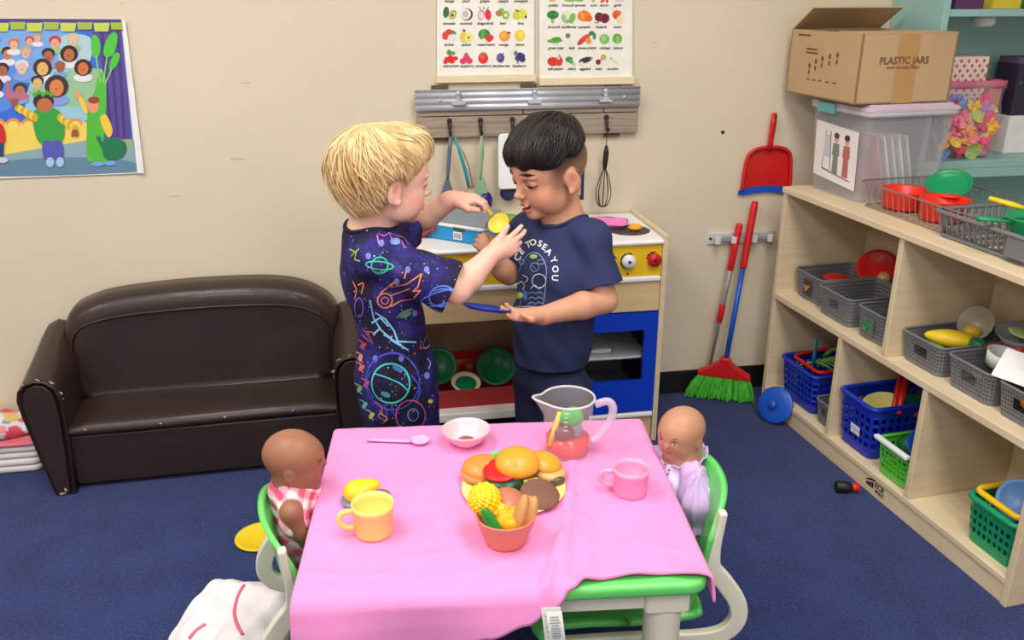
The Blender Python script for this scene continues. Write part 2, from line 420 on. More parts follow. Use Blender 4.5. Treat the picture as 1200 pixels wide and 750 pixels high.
PX=lambda x,y:(x/3.411,y/3.411)                                   # survey grid of the story poster
post=empty('story_poster','colourful picture-book poster of children on a stage before a crowd','poster',(0,0,0))
m=MB(); c=[at(-75,22,WY-.0035),at(143,23,WY-.0035),at(169,203,WY-.005),at(-75,212,WY-.005)]
m._add(c+[p+Vector((0,.002,0)) for p in c],[(3,2,1,0),(4,5,6,7),(0,1,5,4),(1,2,6,5),(2,3,7,6),(3,0,4,7)]); m.build('sheet',mat('white_paper',(236,234,232),.55),post)
I=Ink(WY-.0052)
def g(col,*pts): I.P(col,[PX(*p) for p in pts])
def gq(col,*pts): I.Q(col,[PX(*p) for p in pts])
def ge(col,x,y,rx,ry,a=0): I.E(col,x/3.411,y/3.411,rx/3.411,ry/3.411,a)
g((58,110,214),(-250,75),(482,78),(545,690),(-250,712))
gq((120,170,228),(-60,150),(180,110),(330,150),(330,330),(120,330),(-60,300)); gq((150,200,220),(140,300),(330,300),(370,470),(120,500)); gq((92,140,226),(-200,250),(20,200),(60,420),(-200,450))
gq((150,196,150),(230,300),(420,280),(400,400),(240,420)); gq((176,206,214),(240,150),(360,150),(350,260),(250,270))
g((242,212,96),(-250,490),(350,488),(352,600),(20,622),(-250,640)); g((140,170,180),(-250,640),(20,618),(350,560),(540,560),(548,690),(-250,712)); gq((100,136,160),(-100,660),(200,630),(500,640),(520,688),(-100,705)); g((150,178,132),(440,545),(528,555),(530,590),(440,590))
for x in range(-220,330,62): ge((226,150,72),x+25,492,28,20); ge((244,214,110),x+25,500,22,16)
g((92,74,150),(362,115),(484,108),(526,556),(425,560),(415,300)); 
for k in range(3): g((70,56,128),(400+k*32,120),(412+k*32,120),(452+k*26,550),(440+k*26,550))
heads=[(30,215,25,(190,130,90),(40,36,50),0),(-20,170,22,(226,190,150),(80,60,40),0),(55,178,22,(230,180,140),(214,120,60),0),(118,165,18,(220,170,140),(200,60,60),0),(150,152,18,(214,176,140),(190,150,120),0),(220,170,24,(226,170,130),(196,50,60),0),(293,160,24,(222,190,160),(214,190,160),0),(103,210,24,(214,176,150),(190,166,140),0),(193,222,27,(172,106,76),(52,40,46),1),(276,215,30,(190,110,70),(50,34,44),2),(10,280,26,(170,106,70),(52,40,52),1),(88,270,28,(226,190,170),(214,214,220),0),(170,270,32,(226,176,110),(64,44,50),2),(240,268,22,(160,96,66),(160,96,66),0),(332,270,30,(206,116,72),(66,40,48),2),(150,330,26,(222,180,120),(60,50,50),1),(226,345,40,(214,130,76),(64,48,52),2),(80,362,28,(186,116,96),(66,50,62),1),(-20,340,28,(200,140,90),(60,50,60),2),(-90,260,28,(200,140,90),(60,50,60),2)]
for x,y,r_,sk,hr,st in heads:
    ge([(150,190,140),(130,160,220),(226,226,236)][(x*7+y)%3],x,y+r_*1.35,r_*1.3,r_*.6)
    if st==2: ge(hr,x,y,r_*1.2,r_*1.15)
    else: ge(hr,x,y-r_*.35,r_*1.0,r_*.8)
    ge(sk,x,y+r_*.15,r_*.72,r_*.85)
    ge((max(0,sk[0]-40),max(0,sk[1]-30),max(0,sk[2]-20)),x,y+r_*.3,r_*.16,r_*.14)
gq((190,110,130),(25,330),(36,325),(50,370),(105,372),(110,395),(30,398))
# leafy plant costume and curtain valance
gq((86,190,66),(395,300),(420,300),(425,430),(405,600),(350,640),(352,450),(380,360))
for pts in (((372,140),(392,150),(402,190),(392,228),(372,225),(364,180)),((456,128),(470,150),(455,215),(425,228),(413,205),(430,150)),((466,210),(480,222),(466,262),(440,280),(438,255),(450,225))): gq((80,196,66),*pts)
for a_,b_ in (((384,226),(400,330)),((428,226),(412,330)),((446,276),(418,340))): g((150,200,120),(a_[0]-3,a_[1]),(a_[0]+3,a_[1]),(b_[0]+3,b_[1]),(b_[0]-3,b_[1]))
gq((84,186,58),(350,460),(375,440),(400,470),(405,560),(430,640),(380,645),(350,580))
ge((236,150,110),372,425,23,26); ge((150,70,50),375,400,24,14); gq((240,200,70),(315,385),(330,390),(350,440),(340,455),(318,410)); ge((236,160,120),312,378,11,16); gq((240,200,70),(400,470),(425,460),(450,520),(435,550),(415,520))
gq((30,120,80),(415,560),(480,560),(495,625),(420,635)); g((30,120,80),(380,545),(400,545),(425,600),(415,610)); gq((36,110,90),(480,560),(500,570),(505,600),(492,625),(486,620),(494,595)); ge((120,170,220),390,655,28,10); ge((120,170,220),440,652,24,10)
gq((56,160,66),(140,440),(180,425),(230,440),(255,480),(248,565),(160,572),(130,480)); ge((60,40,44),174,405,42,34); ge((190,110,70),178,420,32,28)
for k in range(5): ge((80,170,60),140+k*16,378-(k%2)*8,9,9)
gq((86,90,180),(170,570),(210,568),(206,630),(176,632)); gq((86,90,180),(208,568),(246,566),(252,628),(214,630)); ge((170,200,236),200,648,16,20); ge((170,200,236),240,648,16,20)
for a_,b_ in (((70,430),(140,470)),((240,470),(300,515))):
    for k in range(7): t=k/6; ge((240,206,80) if k%2 else (214,170,50),a_[0]+(b_[0]-a_[0])*t,a_[1]+(b_[1]-a_[1])*t,12,17)
for x,y in ((58,415),(300,528)):
    ge((150,90,60),x,y,14,11)
    for k in range(4): ge((150,90,60),x-12+k*8,y-14 if x<100 else y+12,3,9)
gq((210,40,40),(-40,490),(10,500),(20,570),(-40,580)); g((40,70,110),(-40,575),(16,570),(14,625),(-40,630)); ge((200,206,214),10,640,22,12)
for k in range(11):
    x=-230+k*67; g((196,210,92) if k%2 else (166,186,70),(x,83+(k%2)*8),(x+66,83+(k%2)*8),(x+60,118+(k%2)*8),(x+6,118+(k%2)*8))
g((84,66,140),(-250,73),(484,77),(484,90),(-250,86))
I.m.build('printed_picture',PRINT,post,kind='stuff')
m=MB(); m._add([at(143,24,WY-.0095),at(147,24,WY-.0095),at(169,203,WY-.0095),at(161,203,WY-.0095)],[(0,1,2,3)]); m.build('white_border',mat('white_paper',(236,234,232),.55),post,solid=.0004)

FR=[['mango','plum','grapes','papaya','pineapple'],['avocado','coconut','dragonfruit','kiwi','lime'],['lychee','quince','watermelon','orange','lemon'],['redcurrant','raspberry','strawberry','blackberries','blueberry']]
VG=[['potato','broccoli sprouts','corn','carrot','garlic'],['broccoli','cauliflower','pumpkin','rhubarb','onion'],['green peas','leek','sweet potato','cabbage','lettuce'],['bell pepper','celery','eggplant','beet','zucchini']]
slatm=mat('pale_wood_slat',(232,214,178),.6,var=.06,vs=8,stretch=(3,1,40))
def chart(nm,label,x0,x1,yb,names,xs,ys,draw):
    e=empty(nm,label,'poster'); Y=WY-.006
    m=MB(); c=[at(x0,-60,Y),at(x1,-60,Y),at(x1,yb-8,Y),at(x0,yb-8,Y)]; m._add(c+[p+Vector((0,.001,0)) for p in c],[(3,2,1,0),(4,5,6,7),(0,1,5,4),(1,2,6,5),(2,3,7,6),(3,0,4,7)]); m.build('sheet',mat('chart_paper',(238,236,226),.6),e)
    a=at(x0-1,yb,WY); b=at(x1+1,yb,WY); t=at(x0,yb-9,WY)
    m=MB(); m.box(a.x,b.x,WY-.014,WY-.007,a.z,t.z); m.build('hanger_slat',slatm,e,bevel=.0015)
    m=MB(); m.box(a.x,b.x,WY-.0055,WY-.0005,a.z+.001,t.z); m.build('hanger_slat',slatm,e,bevel=.0015)
    I=Ink(Y-.0004); draw(I); I.m.build('printed_pictures',PRINT,e,kind='stuff')
    for i,row in enumerate(names):
        for j,n in enumerate(row):
            p=at(xs[i][j],ys[i],Y-.0009); mb=MB(); vs,fs=text2d(n,.0104,shear=.2); mb._add([(p.x+v[0],Y-.0009,p.z+v[1]) for v in vs],fs)
            mb.build('caption',mat('black_ink',(26,24,26),.7),e)
    return e
ZX=lambda x:500+x/6.82
def fruits(I):
    z=lambda x,y:(500+x/6.82,y/6.82)
    def e(c,x,y,rx,ry,a=0): I.E(c,*z(x,y),rx/6.82,ry/6.82,a)
    e((60,110,50),155,98,24,46,.1); e((96,140,50),208,118,28,40,.5); e((214,206,120),208,120,22,33,.5); e((110,70,40),206,122,11,13)
    e((90,60,50),320,114,50,50); e((238,234,228),312,112,42,44); e((196,190,196),310,112,26,28)
    e((226,110,140),435,120,26,42,.1); e((236,214,220),435,122,20,32); e((220,50,70),490,118,26,44,-.1); 
    for k in range(3): e((110,170,70),425+k*32,66,5,14,.5*k-.4)
    e((176,130,80),580,105,30,26); e((120,190,70),600,78,20,14,.4); e((140,190,70),632,120,30,34); e((226,236,190),634,120,14,16)
    e((206,214,50),720,122,34,36); e((222,222,80),765,110,36,40); e((80,140,40),724,86,20,8,.5); e((60,50,40),792,135,8,14)
    e((220,60,60),180,262,32,30); e((226,70,60),150,285,28,34); e((236,224,220),198,302,30,28); e((80,150,70),215,258,26,12,.6)
    e((228,206,90),300,298,38,42); e((240,226,140),338,296,34,40); e((90,80,50),334,300,8,10); e((80,120,50),298,244,14,10)
    e((50,140,60),460,275,48,44); e((90,170,80),450,270,16,40,.2); e((226,50,50),497,306,40,28,-.4); e((236,230,200),465,322,24,10,.7)
    e((244,150,40),622,288,44,42); e((250,180,90),615,284,26,26); e((70,80,70),658,262,16,8)
    e((240,206,40),745,282,40,46,.3); e((250,226,100),752,278,22,28,.3)
    for x,y in ((160,470),(190,455),(150,495),(185,485),(215,470),(232,466),(205,490)): e((222,40,50),x,y,18,17)
    e((90,150,70),180,418,20,22); e((90,150,70),212,425,16,14)
    for x,y in ((318,458),(290,488),(342,486)): e((224,60,100),x,y,26,24)
    e((150,110,90),316,432,14,10)
    e((226,44,44),452,465,40,44); e((236,90,80),445,455,16,20); e((120,160,80),452,424,22,8)
    e((80,76,140),590,462,32,38); e((110,106,170),582,455,14,20); e((140,130,100),612,426,4,12,.4)
    for x,y in ((730,465),(762,448),(765,475),(745,440)): e((56,52,116),x,y,24,22)
    e((70,140,100),712,425,16,18); e((120,140,90),728,498,8,10)
def vegs(I):
    z=lambda x,y:(620+x/6.82,y/6.82)
    def e(c,x,y,rx,ry,a=0): I.E(c,*z(x,y),rx/6.82,ry/6.82,a)
    e((214,190,110),185,0,30,14); e((150,190,90),330,0,50,16); e((120,180,80),405,0,32,14); e((180,200,110),515,0,14,20,.5); e((226,90,50),590,5,12,26,.9); e((220,60,50),625,2,10,24,.2); e((222,200,206),725,0,40,16)
    e((150,190,120),188,155,14,34); e((44,120,60),190,118,48,34); e((60,140,70),170,112,18,16); e((60,140,70),212,115,18,16)
    e((120,170,90),300,140,40,46); e((236,230,200),310,120,36,38); e((130,180,100),345,145,24,44,.3); e((170,200,150),285,150,16,36,-.3)
    e((240,130,40),440,128,55,44); e((236,110,30),478,146,28,28); e((250,160,80),425,125,12,36); e((110,110,60),437,88,4,14)
    e((110,30,56),560,136,36,38); e((130,40,66),604,146,40,40); e((90,20,46),604,146,20,30); e((150,120,80),540,182,20,5)
    e((226,90,40),698,118,32,36); e((240,220,180),728,156,28,32); e((226,110,60),720,100,20,12)
    e((90,170,60),205,326,62,16,-.05); e((80,160,50),215,310,40,14,-.1); e((140,190,110),200,350,6,6); e((140,190,110),225,352,6,6)
    e((110,120,110),310,285,20,20); e((226,230,220),328,325,5,32,-.3)
    e((206,60,50),430,318,20,60,.8); e((220,80,50),455,300,18,44,.9); e((240,150,80),475,326,24,26); e((60,140,70),500,265,24,18); e((70,150,80),522,290,14,26)
    e((130,190,100),602,312,40,40); e((160,210,130),596,306,22,24); e((110,170,70),705,308,38,40); e((140,200,100),706,316,16,30)
    e((222,50,40),190,492,44,36,.1); e((226,60,50),240,488,30,40); e((240,200,190),236,464,12,14); e((120,130,60),242,445,4,14)
    e((60,150,80),320,474,30,22); e((190,210,150),350,500,12,30,-.7); e((76,160,90),336,494,16,14)
    e((60,50,70),450,480,56,22,-.3); e((236,226,210),420,510,18,18); e((120,160,80),498,466,16,6,-.4)
    e((140,30,60),552,495,20,22); e((190,180,90),595,455,22,22); e((150,90,60),575,475,14,4,-.8)
    e((226,232,190),690,490,34,10,.6); e((180,200,130),655,465,14,6,.7)
chart('fruit_chart','white wall chart of named fruits, the left one of two charts above metal strip',512,626,97,FR,[[ZX(v) for v in r] for r in ([182,315,465,612,752],[180,313,468,608,750],[178,315,475,613,745],[192,320,452,595,740])],[8/6.82,187/6.82,357/6.82,527/6.82],fruits)
chart('vegetable_chart','white wall chart of named vegetables, the right one of two charts above metal strip',632,741,100,VG,[[620+v/6.82 for v in r] for r in ([195,358,515,598,708],[198,318,442,575,705],[215,340,465,605,710],[212,340,447,556,668])],[42/6.82,216/6.82,383/6.82,550/6.82],vegs)

# ================================================================= WALL RACK WITH UTENSILS
greyw=mat('weathered_wood',(172,158,140),.75,vs=6,stretch=(1.5,8,30),bump=.3,bs=30,col2=(138,124,108)); darkw=mat('dark_batten',(96,80,68),.8)
galv=mat('galvanised_sheet',(196,199,206),.38,metal=.45,var=.08,vs=14); blackm=mat('black_iron',(24,22,22),.4,spec=.5)
rack=empty('utensil_rack','wooden hook rail with a corrugated metal strip on the wall above play kitchen','rack')
RX0,RX1=.174,.845
m=MB(); m.box(RX0+.004,RX1,WY-.022,WY-.012,.898,.957); m.build('plank',greyw,rack,bevel=.002)
for x0,x1 in ((RX0+.004,.49),(.493,.735),(.738,RX1)): m=MB(); m.box(x0,x1,WY-.020,WY-.012,.96,.985); m.build('plank',greyw,rack,bevel=.002)
for x in (.248,.51,.768): m=MB(); m.box(x-.024,x+.024,WY-.012,WY-.001,.886,1.046); m.build('batten',darkw,rack)
m=MB(); prof=[]
for k in range(61): t=k/60; prof.append((WY-.026-.0045*abs(math.sin(t*math.pi*3.5))**.7, .976+.06*t))
m.grid(lambda u,v:(RX0+(RX1-RX0)*u, prof[int(round(v*60))][0], prof[int(round(v*60))][1]),1,60); ms=m.build('metal_strip',galv,rack,smooth=True,solid=.001)
for x in (.246,.796): m=MB(); m.M=Matrix.Translation((x,WY-.03,1.006))@Matrix.Rotation(R(90),4,'X'); m.lathe([(0,.004),(.004,.003),(.005,0)],10); m.build('screw',galv,ms,smooth=True)
for x in (.298,.523,.738):
    m=MB(); m.box(x-.02,x+.02,WY-.04,WY-.03,.992,.999); m.box(x-.011,x+.011,WY-.036,WY-.03,.999,1.004); m.box(x-.006,x+.006,WY-.035,WY-.03,1.004,1.022)
    m.M=Matrix.Translation((x,WY-.032,1.024))@Matrix.Rotation(R(90),4,'X'); m.lathe([(0,.006),(.006,.005),(.008,0)],12); m.build('clip',galv,rack,bevel=.001,smooth=True)
HX=[.272,.363,.458,.640,.744]
for x in HX:
    m=MB(); m.tube([(x,WY-.024,.946),(x,WY-.03,.94),(x,WY-.034,.925),(x,WY-.036,.913),(x,WY-.046,.908),(x,WY-.052,.916)],[.006,.0055,.0045,.004,.004,.005],8); m.sphere((x,WY-.027,.947),.0075,10,6); m.build('hook',blackm,rack,smooth=True)
UY=WY-.045
def hang(nm,label,x,group=None): return empty(nm,label,'kitchen utensil',(x,UY,.905),group=group)
grs=plastic('slate_plastic',(98,110,124)); tealp=plastic('teal_plastic',(40,150,170)); sage=plastic('sage_plastic',(140,178,150)); navy=plastic('navy_silicone',(40,46,84),.5); whitep=plastic('white_plastic',(238,239,240)); steel=mat('brushed_steel',(190,190,192),.28,metal=1)
def flatshape(mb,pts,y0,y1): mb.M=Matrix.Rotation(R(90),4,'X'); mb.prism([(p[0],p[1]) for p in pts],-y1,-y0)
e=hang('slotted_turner','slate grey plastic turner hanging from the leftmost hook',HX[0])
m=MB(); m.tube([(0,0,.0),(-.004,0,-.04),(-.01,0,-.10),(-.012,0,-.125)],[.005,.0065,.006,.004],8); m.build('handle',grs,e,smooth=True)
m=MB(); flatshape(m,[(p.x,p.y) for p in cr([(-.012,-.115),(-.022,-.135),(-.033,-.175),(-.02,-.184),(.0,-.182),(.006,-.172),(-.004,-.135)],4,True)],-.002,.002); m.build('blade',grs,e,bevel=.001)
e=hang('tongs','teal kitchen tongs with thin steel arms hanging beside slate turner',HX[0]+.012)
m=MB(); m.tube([(0,-.01,-.002),(.014,-.01,-.05),(.028,-.01,-.10),(.038,-.01,-.15)],[.006,.009,.011,.009],8,flat=.5); m.build('arm',tealp,e,smooth=True)
m=MB(); m.tube([(.0,-.004,-.002),(.025,-.002,-.05),(.04,-.002,-.09),(.05,0,-.15)],[.002,.004,.004,.01],8,flat=.4); m.build('arm',steel,e,smooth=True)
e=hang('spatula','sage green plastic spatula hanging from the second hook from the left',HX[1])
m=MB(); m.tube([(0,0,0),(.0,0,-.05),(-.003,0,-.10),(-.004,0,-.13)],[.005,.0095,.007,.005],8,flat=.5); m.build('handle',sage,e,smooth=True)
m=MB(); flatshape(m,[(p.x,p.y) for p in cr([(-.004,-.118),(-.018,-.14),(-.021,-.185),(-.004,-.198),(.014,-.19),(.012,-.14)],4,True)],-.002,.002); m.build('blade',sage,e,bevel=.001)
e=hang('cutting_board','white plastic cutting board with slot handle on third hook behind the navy shirted child',HX[2])
m=MB(); a=rrect(-.046,.066,-.160,.004,.012,5); m.M=Matrix.Rotation(R(90),4,'X'); m.prism(a,-.003,.005); b=m.build('board',whitep,e,bevel=.002)
m=MB(); m.M=Matrix.Rotation(R(90),4,'X'); m.prism(rrect(-.028,.03,-.03,-.019,.005),.0052,.006); m.build('handle_slot',darkw,e)
e=hang('ladle','navy silicone ladle hanging behind white cutting board',HX[2]-.004); e.location.y=WY-.016
m=MB(); m.tube([(0,0,0),(0,0,-.15)],.005,8); m.sphere((-.008,-.008,-.176),.026,14,10,sc=(1,.5,1)); m.build('bowl',navy,e,smooth=True)
e=hang('slotted_spoon','navy silicone slotted turner hanging right of the navy shirted child',HX[3]); 
m=MB(); m.tube([(.006,0,0),(.01,0,-.06),(.012,0,-.1)],.0055,8); m.build('handle',navy,e,smooth=True)
m=MB()
for x0,x1,z0,z1 in ((-.014,-.006,-.19,-.1),(.006,.012,-.19,-.1),(.026,.036,-.19,-.1),(-.014,.036,-.1,-.085),(-.014,.036,-.203,-.188)): m.box(x0,x1,-.002,.002,z0,z1)
m.build('blade',navy,e,bevel=.001)
e=hang('whisk','black wire whisk hanging from the rightmost hook',HX[4]); e.location=(.742,UY,.865)
m=MB(); m.tube([(0,0,0),(.0,0,-.02),(-.002,0,-.05),(-.003,0,-.07)],[.004,.0085,.008,.006],10); m.build('handle',plastic('black_plastic',(26,25,26),.45),e,smooth=True)
for k in range(5):
    a=k*math.pi/5; c_,s_=math.cos(a),math.sin(a)
    m=MB(); m.tube(cr([(-.003,0,-.066),(-.003+.012*c_,.012*s_,-.09),(-.004+.024*c_,.024*s_,-.14),(-.005+.016*c_,.016*s_,-.178),(-.005,0,-.187),(-.005-.016*c_,-.016*s_,-.178),(-.004-.024*c_,-.024*s_,-.14),(-.003-.012*c_,-.012*s_,-.09),(-.003,0,-.066)],4),.0012,5); m.build('wire_loop',blackm,e,smooth=True)
m=MB(); m.tube([(-.0,0,0),(.0,.0,.02),(.001,.0,.045)],.0012,5); m.build('hanging_loop',blackm,e)

# ================================================================= BROOM STATION
redp=plastic('red_plastic',(205,32,30)); bluep=plastic('blue_plastic',(26,84,190)); 
e=empty('broom_holder','white wall mounted broom holder with grey clamps by the bookcase','holder')
m=MB(); m.box(1.107,1.335,WY-.008,WY,.528,.566); m.build('rail',mat('satin_white_metal',(222,222,224),.3,metal=.3),e,bevel=.002)
for x in (1.16,1.285):
    m=MB(); m.box(x-.03,x+.03,WY-.022,WY-.008,.538,.556); m.build('clamp',plastic('clamp_grey',(150,152,156)),e,bevel=.004,smooth=True)
    for d in (-.028,.028): m=MB(); m.M=Matrix.Translation((x+d,WY-.03,.547)); m.lathe([(.001,-.011),(.011,-.011),(.011,.011),(.001,.011)],14); m.build('roller',plastic('roller_white',(210,210,212)),e,bevel=.001,smooth=True)
for x in (1.115,1.327): m=MB(); m.M=Matrix.Translation((x,WY-.008,.547))@Matrix.Rotation(R(90),4,'X'); m.lathe([(0,.003),(.004,.002),(.005,0)],10); m.build('screw',blackm,e)
# red dustpan on the wall
e=empty('dustpan','red plastic dustpan with blue lip hanging on the wall','dustpan',(1.285,WY-.004,.80))
m=MB(); m.M=Matrix.Rotation(R(90),4,'X')
pan=[(p.x,p.y) for p in cr([(-.082,-.095),(-.078,-.03),(-.07,.015),(-.045,.035),(0,.04),(.045,.035),(.07,.015),(.078,-.03),(.082,-.095)],4)]
m.prism(pan,.0,.004); m.build('pan',redp,e,bevel=.001)
m=MB(); n=len(pan)
m.tube([(x,-.014,z) for x,z in pan],.0045,8); m.grid(lambda u,v:(pan[int(round(u*(n-1)))][0],-.002-.013*v,pan[int(round(u*(n-1)))][1]),n-1,2); m.build('rim',redp,e,smooth=True,solid=.002)
m=MB(); m.M=Matrix.Rotation(R(90),4,'X'); m.prism([(p.x,p.y) for p in cr([(-.084,-.094),(-.04,-.086),(0,-.084),(.04,-.086),(.084,-.094),(.083,-.112),(0,-.104),(-.083,-.112)],3,True)],.004,.008); m.build('lip',bluep,e)
m=MB(); m.tube([(0,-.010,.03),(0,-.012,.06),(.002,-.014,.11),(.003,-.014,.145)],[.014,.013,.015,.012],10,flat=.6); m.build('handle',redp,e,smooth=True)
m=MB(); m.M=Matrix.Translation((.003,-.0235,.135))@Matrix.Rotation(R(90),4,'X'); m.lathe([(0,0),(.004,0)],10); m.build('hang_hole',blackm,e)
# green broom with a blue and red stick
B0=Vector((1.168,2.50,.13)); B1=at(885,236,2.56); d=(B1-B0)
e=empty('broom','green bristle toy broom with red head and blue stick leaning on the wall','broom',(1.168,2.44,0))
def rel(p): return Vector(p)-Vector((1.168,2.44,0))
m=MB(); m.tube([rel(B0-d*.02),rel(B0+d*.62)],.0085,12); m.build('stick',bluep,e,smooth=True)
m=MB(); m.tube([rel(B0+d*.60),rel(B0+d*.62),rel(B0+d*.97),rel(B0+d)],[.0095,.0115,.0115,.009],12); m.build('grip',redp,e,smooth=True)
L0,L1=rel(az(842,436,.118)),rel(az(886,444,.118)); mid=(L0+L1)/2
m=MB(); ax=(rel(at(894,441,2.455))-rel(at(831,433,2.53))).normalized(); cx=rel(B0)-Vector((0,0,.02))
pts=[(-.088,-.022),(-.085,-.006),(-.05,.012),(-.022,.032),(-.012,.05),(.012,.05),(.022,.032),(.05,.012),(.085,-.006),(.088,-.022)]
nx=ax; nyv=nx.cross(Vector((0,0,1))).normalized()
f=[cx+nx*a+Vector((0,0,b))-nyv*.016 for a,b in pts]; bk=[cx+nx*a+Vector((0,0,b))+nyv*.016 for a,b in pts]
m._add(f+bk,[tuple(range(10)),tuple(range(19,9,-1))]+[(i,10+i,10+(i+1)%10,(i+1)%10) for i in range(10)]); m.build('head',redp,e,bevel=.005,seg=3,smooth=True)
gbm=mat('green_bristles',(96,214,70),.6,var=.2,vs=60)
m=MB()
for k in range(520):
    u=random.uniform(-1,1); v=random.uniform(-1,1)
    a=cx+nx*(u*.082)+nyv*(v*.013)+Vector((0,0,-.02)); b=cx+nx*(u*.112+random.uniform(-.006,.006)-.01)+nyv*(v*.028+random.uniform(-.004,.004)-.016); b.z=.004+random.uniform(0,.008)
    m.tube([a,a.lerp(b,.5)+nx*(u*.004),b],[.0022,.002,.0017],4,cap=True)
m.build('bristles',gbm,e,kind='stuff')
# second stick: telescopic handle
e=empty('telescopic_stick','steel and red telescopic handle with blue foot standing behind the broom','broom handle',(1.115,2.545,0))
A=Vector((1.118,2.54,.004)); Bq=at(867,262,2.562); dd=Bq-A; org=Vector((1.115,2.545,0))
seg_=[(0,.12,.0085,bluep,'foot'),(.10,.46,.0055,steel,'lower_tube'),(.44,.55,.0105,redp,'collar'),(.52,.76,.0085,mat('pale_steel',(200,200,200),.35,metal=.7),'upper_tube'),(.74,1.0,.0115,redp,'grip')]
for a,b,r_,mt,nm in seg_: m=MB(); m.tube([A+dd*a-org,A+dd*(a+.01)-org,A+dd*(b-.01)-org,A+dd*b-org],[r_*.8,r_,r_,r_*.8],12); m.build(nm,mt,e,smooth=True)
# blue lid leaning on the bookcase kick board
e=empty('toy_pot_cover','round blue toy pot lid leaning against the left end of bookcase','lid',(1.268,2.322,.062)); e.rotation_euler=Vector((-.72,-.5,.38)).to_track_quat('Z','Y').to_euler()
m=MB(); m.lathe([(0,.004),(.02,.004),(.045,.0035),(.05,.001),(.058,.001),(.060,-.003),(.056,-.003),(.048,-.001),(0,0)],40); m.build('disc',bluep,e,smooth=True)
m=MB(); m.lathe([(.006,.003),(.006,.014),(.013,.017),(.014,.022),(.009,.026),(0,.027)],20); m.build('knob',bluep,e,smooth=True)
# pepper mill on the carpet
e=empty('toy_bottle','small black and red toy bottle lying on the carpet before bookcase','toy',(1.275,1.895,.017)); e.rotation_euler=(R(90),0,R(75))
m=MB(); m.lathe([(0,-.028),(.012,-.028),(.0165,-.026),(.0165,.0),(.015,.012),(.011,.017)],20); m.build('body',plastic('black_plastic',(26,25,26),.45),e,smooth=True)
m=MB(); m.lathe([(.010,.016),(.0125,.018),(.0125,.034),(.009,.037),(0,.037)],20); m.build('cap',redp,e,smooth=True)
# yellow plate on the carpet
m=MB(); m.lathe([(0,.003),(.05,.003),(.055,.006),(.062,.007),(.064,.004),(.055,.0),(0,0)],40); o=m.build('yellow_plate',plastic('yellow_plastic',(236,206,40)),smooth=True,loc=(-.30,1.955,.001))
tag(o,'round yellow toy plate lying on the carpet behind left chair','plate')
# ================================================================= PLAY KITCHEN
birch=mat('birch_veneer',(224,205,172),.5,vs=5,stretch=(1.5,1.5,14),col2=(213,192,156),bump=.05,bs=60)
birchx=mat('birch_veneer_flat',(222,194,146),.5,vs=5,stretch=(2,14,14),col2=(212,182,134),bump=.05,bs=60)
yel=mat('yellow_laminate',(232,190,30),.35,var=.03); whl=mat('white_laminate',(240,240,238),.25,var=.02); bdoor=mat('blue_door_paint',(14,62,196),.3,var=.04)
KX0,KX1,KF,KB=.095,.857,2.273,2.583
kit=empty('play_kitchen','wooden toy kitchen with yellow control panel and blue oven door','play kitchen',(.476,2.43,0))
def kb(nm,x0,x1,y0,y1,z0,z1,mt,parent=None,bevel=.002,**k):
    m=MB(); m.box(x0-.476,x1-.476,y0-2.43,y1-2.43,z0,z1); return m.build(nm,mt,parent or kit,bevel=bevel,**k)
kb('side_panel',KX0,KX0+.016,KF,KB,0,.655,birch); kb('side_panel',KX1-.016,KX1,KF,KB,0,.655,birch)
kb('back_panel',KX0+.016,KX1-.016,KB-.008,KB,.02,.64,mat('kitchen_back',(190,160,135),.6)); kb('divider',.485,.5,KF+.01,KB-.008,.04,.43,birch)
m=MB(); x0,x1=KX0+.016-.476,KX1-.017-.476
m.grid(lambda u,v:(x0+(x1-x0)*u,)+[(KF-2.43+.31,.645),(KF-2.43+.012,.645),(KF-2.43-.004,.643),(KF-2.43-.008,.637),(KF-2.43-.006,.631),(KF-2.43+.002,.628),(KF-2.43+.31,.628)][int(round(v*6))],1,6); m.build('countertop',whl,kit,smooth=True,bevel=.001)
kb('control_panel',KX0+.016,KX1-.017,KF+.002,KF+.014,.536,.629,yel); kb('white_rail',KX0+.016,KX1-.018,KF-.006,KF+.012,.520,.536,whl,bevel=.005,seg=3,smooth=True)
kb('fascia',KX0+.016,KX1-.017,KF+.003,KF+.015,.428,.520,birchx)
kb('base_panel',KX0+.016,KX1-.017,KF+.01,KF+.022,0,.085,birchx); kb('white_rail',.5,KX1-.018,KF-.006,KF+.014,.087,.102,whl,bevel=.005,seg=3,smooth=True)
kb('cubby_floor',KX0+.016,.485,KF,KB-.008,.118,.146,whl,bevel=.004,smooth=True)
# oven door: frame of four rails round the window
door=empty('oven_door',None,None); door.parent=kit
dx0,dx1,dz0,dz1,wx0,wx1,wz0,wz1=.503,.840,.106,.424,.565,.800,.208,.370
m=MB()
for a,b,c_,d_ in ((dx0,dx1,dz0,wz0),(dx0,dx1,wz1,dz1),(dx0,wx0,wz0,wz1),(wx1,dx1,wz0,wz1)): m.box(a-.476,b-.476,KF-2.43+.0,KF-2.43+.016,c_,d_)
m.build('door_frame',bdoor,door)
kb('window_pane',wx0,wx1,KF+.008,KF+.0095,wz0,wz1,mat('clear_acrylic',(235,238,240),.08,trans=1,ior=1.15,var=0),door,bevel=0)
kb('oven_rack',.5,.84,KF+.03,KB-.02,.268,.276,whl); kb('oven_wall',.828,.84,KF+.03,KB-.02,.11,.42,mat('oven_dark_red',(70,20,36),.6)); kb('oven_floor',.5,.84,KF+.03,KB-.02,.11,.118,mat('oven_grey',(150,146,150),.5))
kb('oven_tray',.52,.72,KF+.06,KF+.2,.278,.292,whl,bevel=.004)
